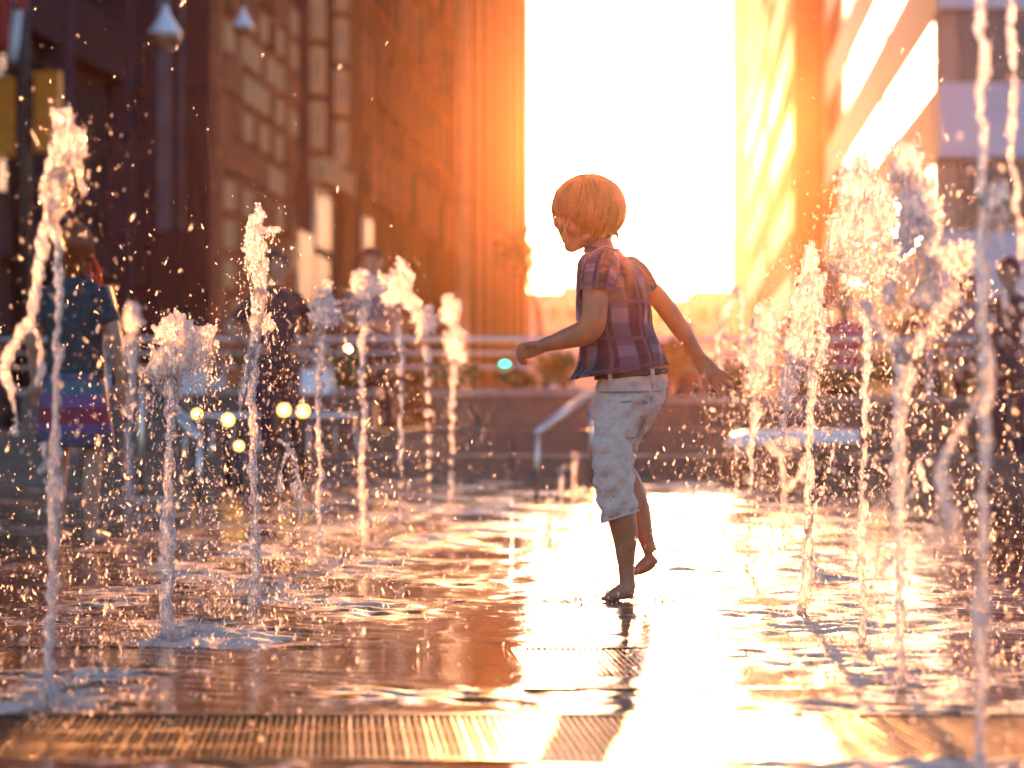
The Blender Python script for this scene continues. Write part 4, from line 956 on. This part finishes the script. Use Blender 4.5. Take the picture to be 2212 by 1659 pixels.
# sleeves, collar and yoke seam
def cuffed(pts, name, mat, n=26):
    Q = interp(np.array([[*B(p[0], p[1], p[2]), p[3]*PM] for p in pts]), 6)
    m = MB(); m.tube(Q[:, :3], Q[:, 3]*(1 + .035*np.sin(np.arange(len(Q))*1.9)), n, False)
    me = m.mesh(name, True); uvl = me.uv_layers.new(name='UVMap'); k = len(Q)
    vi = np.empty(len(me.loops), np.int32); me.loops.foreach_get('vertex_index', vi)
    uvl.data.foreach_set('uv', np.stack([(vi % n)/n*.62 + .1, (vi//n)/k*.45], 1).astype(np.float32).ravel())
    return cloth_obj(name, me, mat, kid)
cuffed([(607,258,-.050,13),(603,265,-.075,17),(600,275,-.09,18.5),(598,285,-.105,17.8),(597.5,292,-.108,17.2)], 'sleeve', M_PLAID)
cuffed([(614,272,.02,8),(629,266,.045,10),(636,272,.066,12),(641.5,280,.080,12.6),(647,290,.092,12.2)], 'sleeve', M_PLAID)
m = MB(); an = np.arange(40)/40*2*np.pi
m.rings([np.array([B(602.5 + r*math.cos(a), yy + 2*math.cos(a), r*.92*PM*math.sin(a)) for a in an]) for r, yy in ((15.5,254),(16,249),(17.5,246.5),(18.5,250),(19.5,255))], False)
cm = m.mesh('collar', True); uvl = cm.uv_layers.new(name='UVMap'); cloth_obj('collar', cm, M_PLAID, kid)

# trousers
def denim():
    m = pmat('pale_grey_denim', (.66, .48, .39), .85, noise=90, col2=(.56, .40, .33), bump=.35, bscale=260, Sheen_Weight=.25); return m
M_DENIM = denim()
tr = MB()
def prings(rows, n=40):
    Q = interp(np.array(rows, float), 5); out = []
    for i, (cx, cyy, dy, l, r, dp, tl) in enumerate(Q):
        ring = []
        for a in np.arange(n)/n*2*np.pi:
            c, s_ = math.cos(a), math.sin(a); w = 1 + .025*math.sin(4*a + i*.9) + .018*math.sin(9*a - i*1.3)
            ring.append(B(cx + (r if c > 0 else l)*c*w, cyy + tl*c, dy + dp*PM*s_*w))
        out.append(np.array(ring))
    return out
tr.rings(prings([(632,370,.015,35,34,30,-3),(631.5,388,.015,35,35,31,-3),(629,402,.015,35,35,32,-2),(626,414,.02,32,32,31,0),(622,424,.03,28,26,28,0)]))
near = [(622,404,-.01,27,22,25,0),(616,425,-.03,22.5,21,22,0),(613.5,445,-.045,20,20,20.5,0),(613,462,-.05,20.5,20,20,0),(614,476,-.05,20,19.5,20,0),(615,490,-.048,19,19.5,19.5,-1),(617.5,504,-.046,18.5,19,19,-3),(620.3,517,-.045,18,18,18.5,-6)]
far = [(640,404,.05,20,22,24,0),(632,424,.085,22,20,22,0),(620,445,.115,24,18,20,0),(613,462,.13,21.5,19,19,2),(617,476,.135,19,17.5,18,3),(623,486,.14,15,15,16,2)]
tr.rings(prings(near)); tr.rings(prings(far))
f1_ = wave_noise(.075, .0042, 21, 8, 1.8); f2_ = wave_noise(.03, .0014, 22, 10, 1.8); fold = lambda co: f1_(co) + f2_(co)
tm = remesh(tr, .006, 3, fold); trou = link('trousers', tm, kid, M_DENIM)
# turned hems, seams, pocket, belt, loops
def strip(pts, r, name, mat, par, flat=None, n=8):
    m = MB(); limb(m, [B(p[0], p[1], p[2]) for p in pts], [r*PM]*len(pts), n, flat); return m.build(name, mat, par, True)
an = np.linspace(0, 2*np.pi, 33)
strip([(620.3+18.6*math.cos(a), 516.5-6*math.cos(a), -.045+18.8*PM*math.sin(a)) for a in an], 1.1, 'hem', M_DENIM, trou)
strip([(620.0+18.9*math.cos(a), 510.5-5*math.cos(a), -.045+19.1*PM*math.sin(a)) for a in an], .55, 'hem', M_DENIM, trou)
sy = lambda px, py: .015 - 30.6*PM*math.sqrt(max(.02, 1-((px-631)/36.5)**2))
M_SEAM = pmat('stitched_denim_edge', (.36, .26, .21), .9, noise=120, col2=(.28, .20, .16))
strip([(px, 392-(px-600)*.01, sy(px, 390)-.004) for px in np.linspace(600, 661, 12)], .85, 'yoke_seam', M_SEAM, trou)
strip([(612,402.5,sy(612,402)-.002),(625,402,sy(625,402)-.003),(641,400.5,sy(641,402)-.001),(647,403,sy(647,402)+.004)], 1.1, 'pocket_edge', M_SEAM, trou)
strip([(612,403,sy(612,402)-.002),(612,418,-.058),(620,433,-.076),(634,438,-.072),(641,424,-.045),(646,404,-.03)], .8, 'pocket_edge', M_SEAM, trou)
strip([(653,378,sy(653,378)-.003),(652,392,sy(652,392)-.003),(650,408,-.04),(644,422,-.02),(636,438,-.01)], .7, 'seat_seam', M_SEAM, trou)
M_BELT = pmat('braided_brown_leather', (.07, .04, .03), .55, noise=120, col2=(.045,.025,.02))
bt = MB()
for s_ in range(4):
    pts = []
    for a in np.linspace(0, 2*np.pi, 121):
        w = math.sin(a*26 + s_*math.pi/2); pts.append(B(631.5 + (35.6+.5*math.cos(a*26+s_*1.57))*math.cos(a), 373.8 - 3*math.cos(a) + 2.4*w, .015 + (31.2)*PM*math.sin(a)))
    bt.tube(pts, 1.35*PM, 6, False)
bt.build('belt', M_BELT, kid, True)
for px in (609, 652):
    d = sy(px, 376) - .011
    strip([(px, 369, d), (px+.8, 375, d-.002), (px+1.2, 383, d+.003)], 1.9, 'belt_loop', M_DENIM, trou, .5)

# ------------------------------------------------------------------ fountain jets
GROUPS = 'water jets of the plaza fountain'
def droplets(P, S, E, name, parent, kind='stuff'):
    V0, F0 = ICO[1]; F0 = np.array(F0); n = len(P); nv = len(V0)
    V = V0[None] * S[:, None, None]; V[:, :, 2] *= E[:, None]
    g_ = np.random.default_rng(n); sk = g_.normal(size=(n, 2))*.35
    V[:, :, 0] += V[:, :, 2]*sk[:, :1]; V[:, :, 1] += V[:, :, 2]*sk[:, 1:]
    V = (V + P[:, None, :]).reshape(-1, 3)
    F = (F0[None] + (np.arange(n)*nv)[:, None, None]).reshape(-1, 3)
    o = link(name, fast_mesh(name, V, F), parent, M_DROP)
    if kind: o['kind'] = kind
    return o
for ji, (Y, lab, strands, blobs, nd, sp) in enumerate(JETS):
    g_ = np.random.default_rng(100 + ji); k = K*Y/F_PX
    base = atd(strands[0][0][0], strands[0][0][1], Y)
    t = empty('water_jet', (base[0], Y, 0), lab, 'water jet', GROUPS)
    C, Rr = [], []
    def strand(pts):
        Q = interp(np.array(pts, float), 7)
        for (x, y, r) in Q:
            for q in range(3):
                rr = r*g_.uniform(.5, .88); off = g_.normal(size=3)*r*.30
                C.append(atd(x + off[0], y + off[1]*1.4, Y) + np.array([0, off[2]*k, 0])); Rr.append(rr*k)
    strand(strands[0])
    ms = MB(); 
    for c, r in zip(C, Rr):
        V, F = ICO[1]; ms.add(V*[r, r, r*1.7] + c, F)
    vox = max(.0042, .00078*Y)
    dz = wave_noise(.035, .0028*min(1.6, Y/5), 200+ji, 16, .5)
    link('stem', remesh(ms, vox, 2, dz), t, M_JET)
    C, Rr = [], []
    for s_ in strands[1:]: strand(s_)
    for (x, y, rx, ry, n, r0, r1) in blobs:
        n = int(n*(5.0 if ji in (12, 13) else 3.8)); rx *= 1.10; ry *= 1.04
        for _ in range(n):
            d = g_.normal(size=3); d /= np.linalg.norm(d); u = g_.uniform(0, 1)**.5
            rr = g_.uniform(r0, r1)*(.55 if u > .8 else 1.0)*.66
            C.append(atd(x + d[0]*u*max(1, rx-rr*.6), y + d[1]*u*max(1, ry-rr*.6), Y) + np.array([0, d[2]*u*rx*.34*k, 0])); Rr.append(rr*k)
        for _ in range(int(n*.14)):               # ragged beads along the outline
            a = g_.uniform(0, 6.283); rr = g_.uniform(2.2, 5.0)
            C.append(atd(x + math.cos(a)*rx*g_.uniform(.95, 1.12), y + math.sin(a)*ry*g_.uniform(.95, 1.10), Y) + np.array([0, g_.normal()*rx*.2*k, 0])); Rr.append(rr*k)
    if C:
        ms = MB()
        for c, r in zip(C, Rr):
            V, F = ICO[1]; ms.add(V*[r, r, r*g_.uniform(1.0, 1.6)] + c, F)
        link('crest', remesh(ms, vox*.85, 1, wave_noise(.018, .0026*min(1.5, Y/5), 300+ji, 24, .38)), t, M_CREST)
    tops = [b_[1]-b_[3] for b_ in blobs] + [p[1] for s_ in strands for p in s_]
    zt = atd(0, min(tops), Y)[2]; zt = min(zt, 1.7)
    nd = int(nd*2.2); u = g_.beta(1.0, 1.5, nd); CP = []
    for (x, y, rx, ry, n, r0, r1) in blobs:          # curtains of drops falling from the crest
        for _ in range(int(n*3.2)):
            a = g_.normal()*.75; d = g_.exponential(1.1)
            p_ = atd(x + a*rx, y + ry*(.5 + d), Y); CP.append(p_ + np.array([0, g_.normal()*rx*.7*k, 0]))
    CP = np.array(CP).reshape(-1, 3); CP = CP[CP[:, 2] > .01]; z = zt*u*1.02
    cx = atd(np.mean([b_[0] for b_ in blobs]) if blobs else strands[0][-1][0], 0, Y)[0]
    sg = sp*(.045 + .11*(1-u)) ; xx = base[0]*(1-u) + cx*u + g_.normal(size=nd)*sg; yy = Y + g_.normal(size=nd)*sg
    S = np.clip(g_.lognormal(-7.05, .7, nd), .0005, .0034)*(Y/6)**.2
    S2 = np.clip(g_.lognormal(-7.0, .5, len(CP)), .0005, .0024)
    droplets(np.concatenate([np.column_stack([xx, yy, np.maximum(z, .006)]), CP]), np.concatenate([S, S2]), np.concatenate([g_.uniform(1.0, 3.2, nd), g_.uniform(2, 7, len(CP))]), 'droplets', t)

# loose spray over the plaza and low splashes where it falls
g_ = np.random.default_rng(99)
def spray(n, x0, x1, y0, y1, h, s, name, lab):
    u = g_.uniform(0, 1, n); P = np.column_stack([g_.uniform(x0, x1, n), g_.uniform(y0, y1, n), g_.exponential(h, n)+.004])
    P = P[P[:, 2] < 2.0]; n = len(P)
    S = np.clip(g_.lognormal(math.log(s*.5), .75, n), .0004, .0036)
    o = droplets(P, S, g_.uniform(1, 3.5, n), name, None); tag(o, lab, 'spray', kind='stuff')
spray(4200, -1.45, -.25, 4.3, 8.2, .38, .0017, 'spray', 'fine spray drifting among the left jets')
spray(5200, .35, 1.6, 3.9, 8.4, .40, .0017, 'spray', 'fine spray drifting among the right jets')
spray(900, -.3, .5, 4.6, 9.0, .10, .0014, 'spray', 'scattered low drops around the child\'s feet')
def splash(n, lab):
    P = []; 
    w = np.array([1.0 if i < 19 else .1 for i in range(len(JB))]); w[10] = .3; w[11] = .2; w /= w.sum()
    idx = g_.choice(len(JB), n, p=w); a = g_.uniform(0, 6.283, n); r = np.abs(g_.normal(size=n))*.26
    z = g_.exponential(1, n) * np.where(g_.uniform(size=n) < .35, .045, .014) + .002
    P = np.column_stack([JB[idx, 0] + r*np.cos(a), JB[idx, 1] + r*np.sin(a)*1.2, z])
    S = np.clip(g_.lognormal(math.log(.0008), .75, n), .0004, .003)
    o = droplets(P, S, g_.uniform(.8, 3.0, n), 'splash', None); tag(o, lab, 'splash', kind='stuff')
splash(15000, 'low splashing drops where the jets fall back on the film')
# ring of splash round the standing foot
n = 260; a = g_.uniform(0, 6.283, n); r = .05 + np.abs(g_.normal(size=n))*.06
c = B(620, 600, -.04)
o = droplets(np.column_stack([c[0]+.02 + r*1.5*np.cos(a), c[1] + r*np.sin(a), g_.exponential(.014, n)+.002]), np.clip(g_.lognormal(-6.2, .5, n), .0008, .006), g_.uniform(.8, 2.5, n), 'splash', None)
tag(o, 'small splash kicked up round the child\'s standing foot', 'splash', kind='stuff')
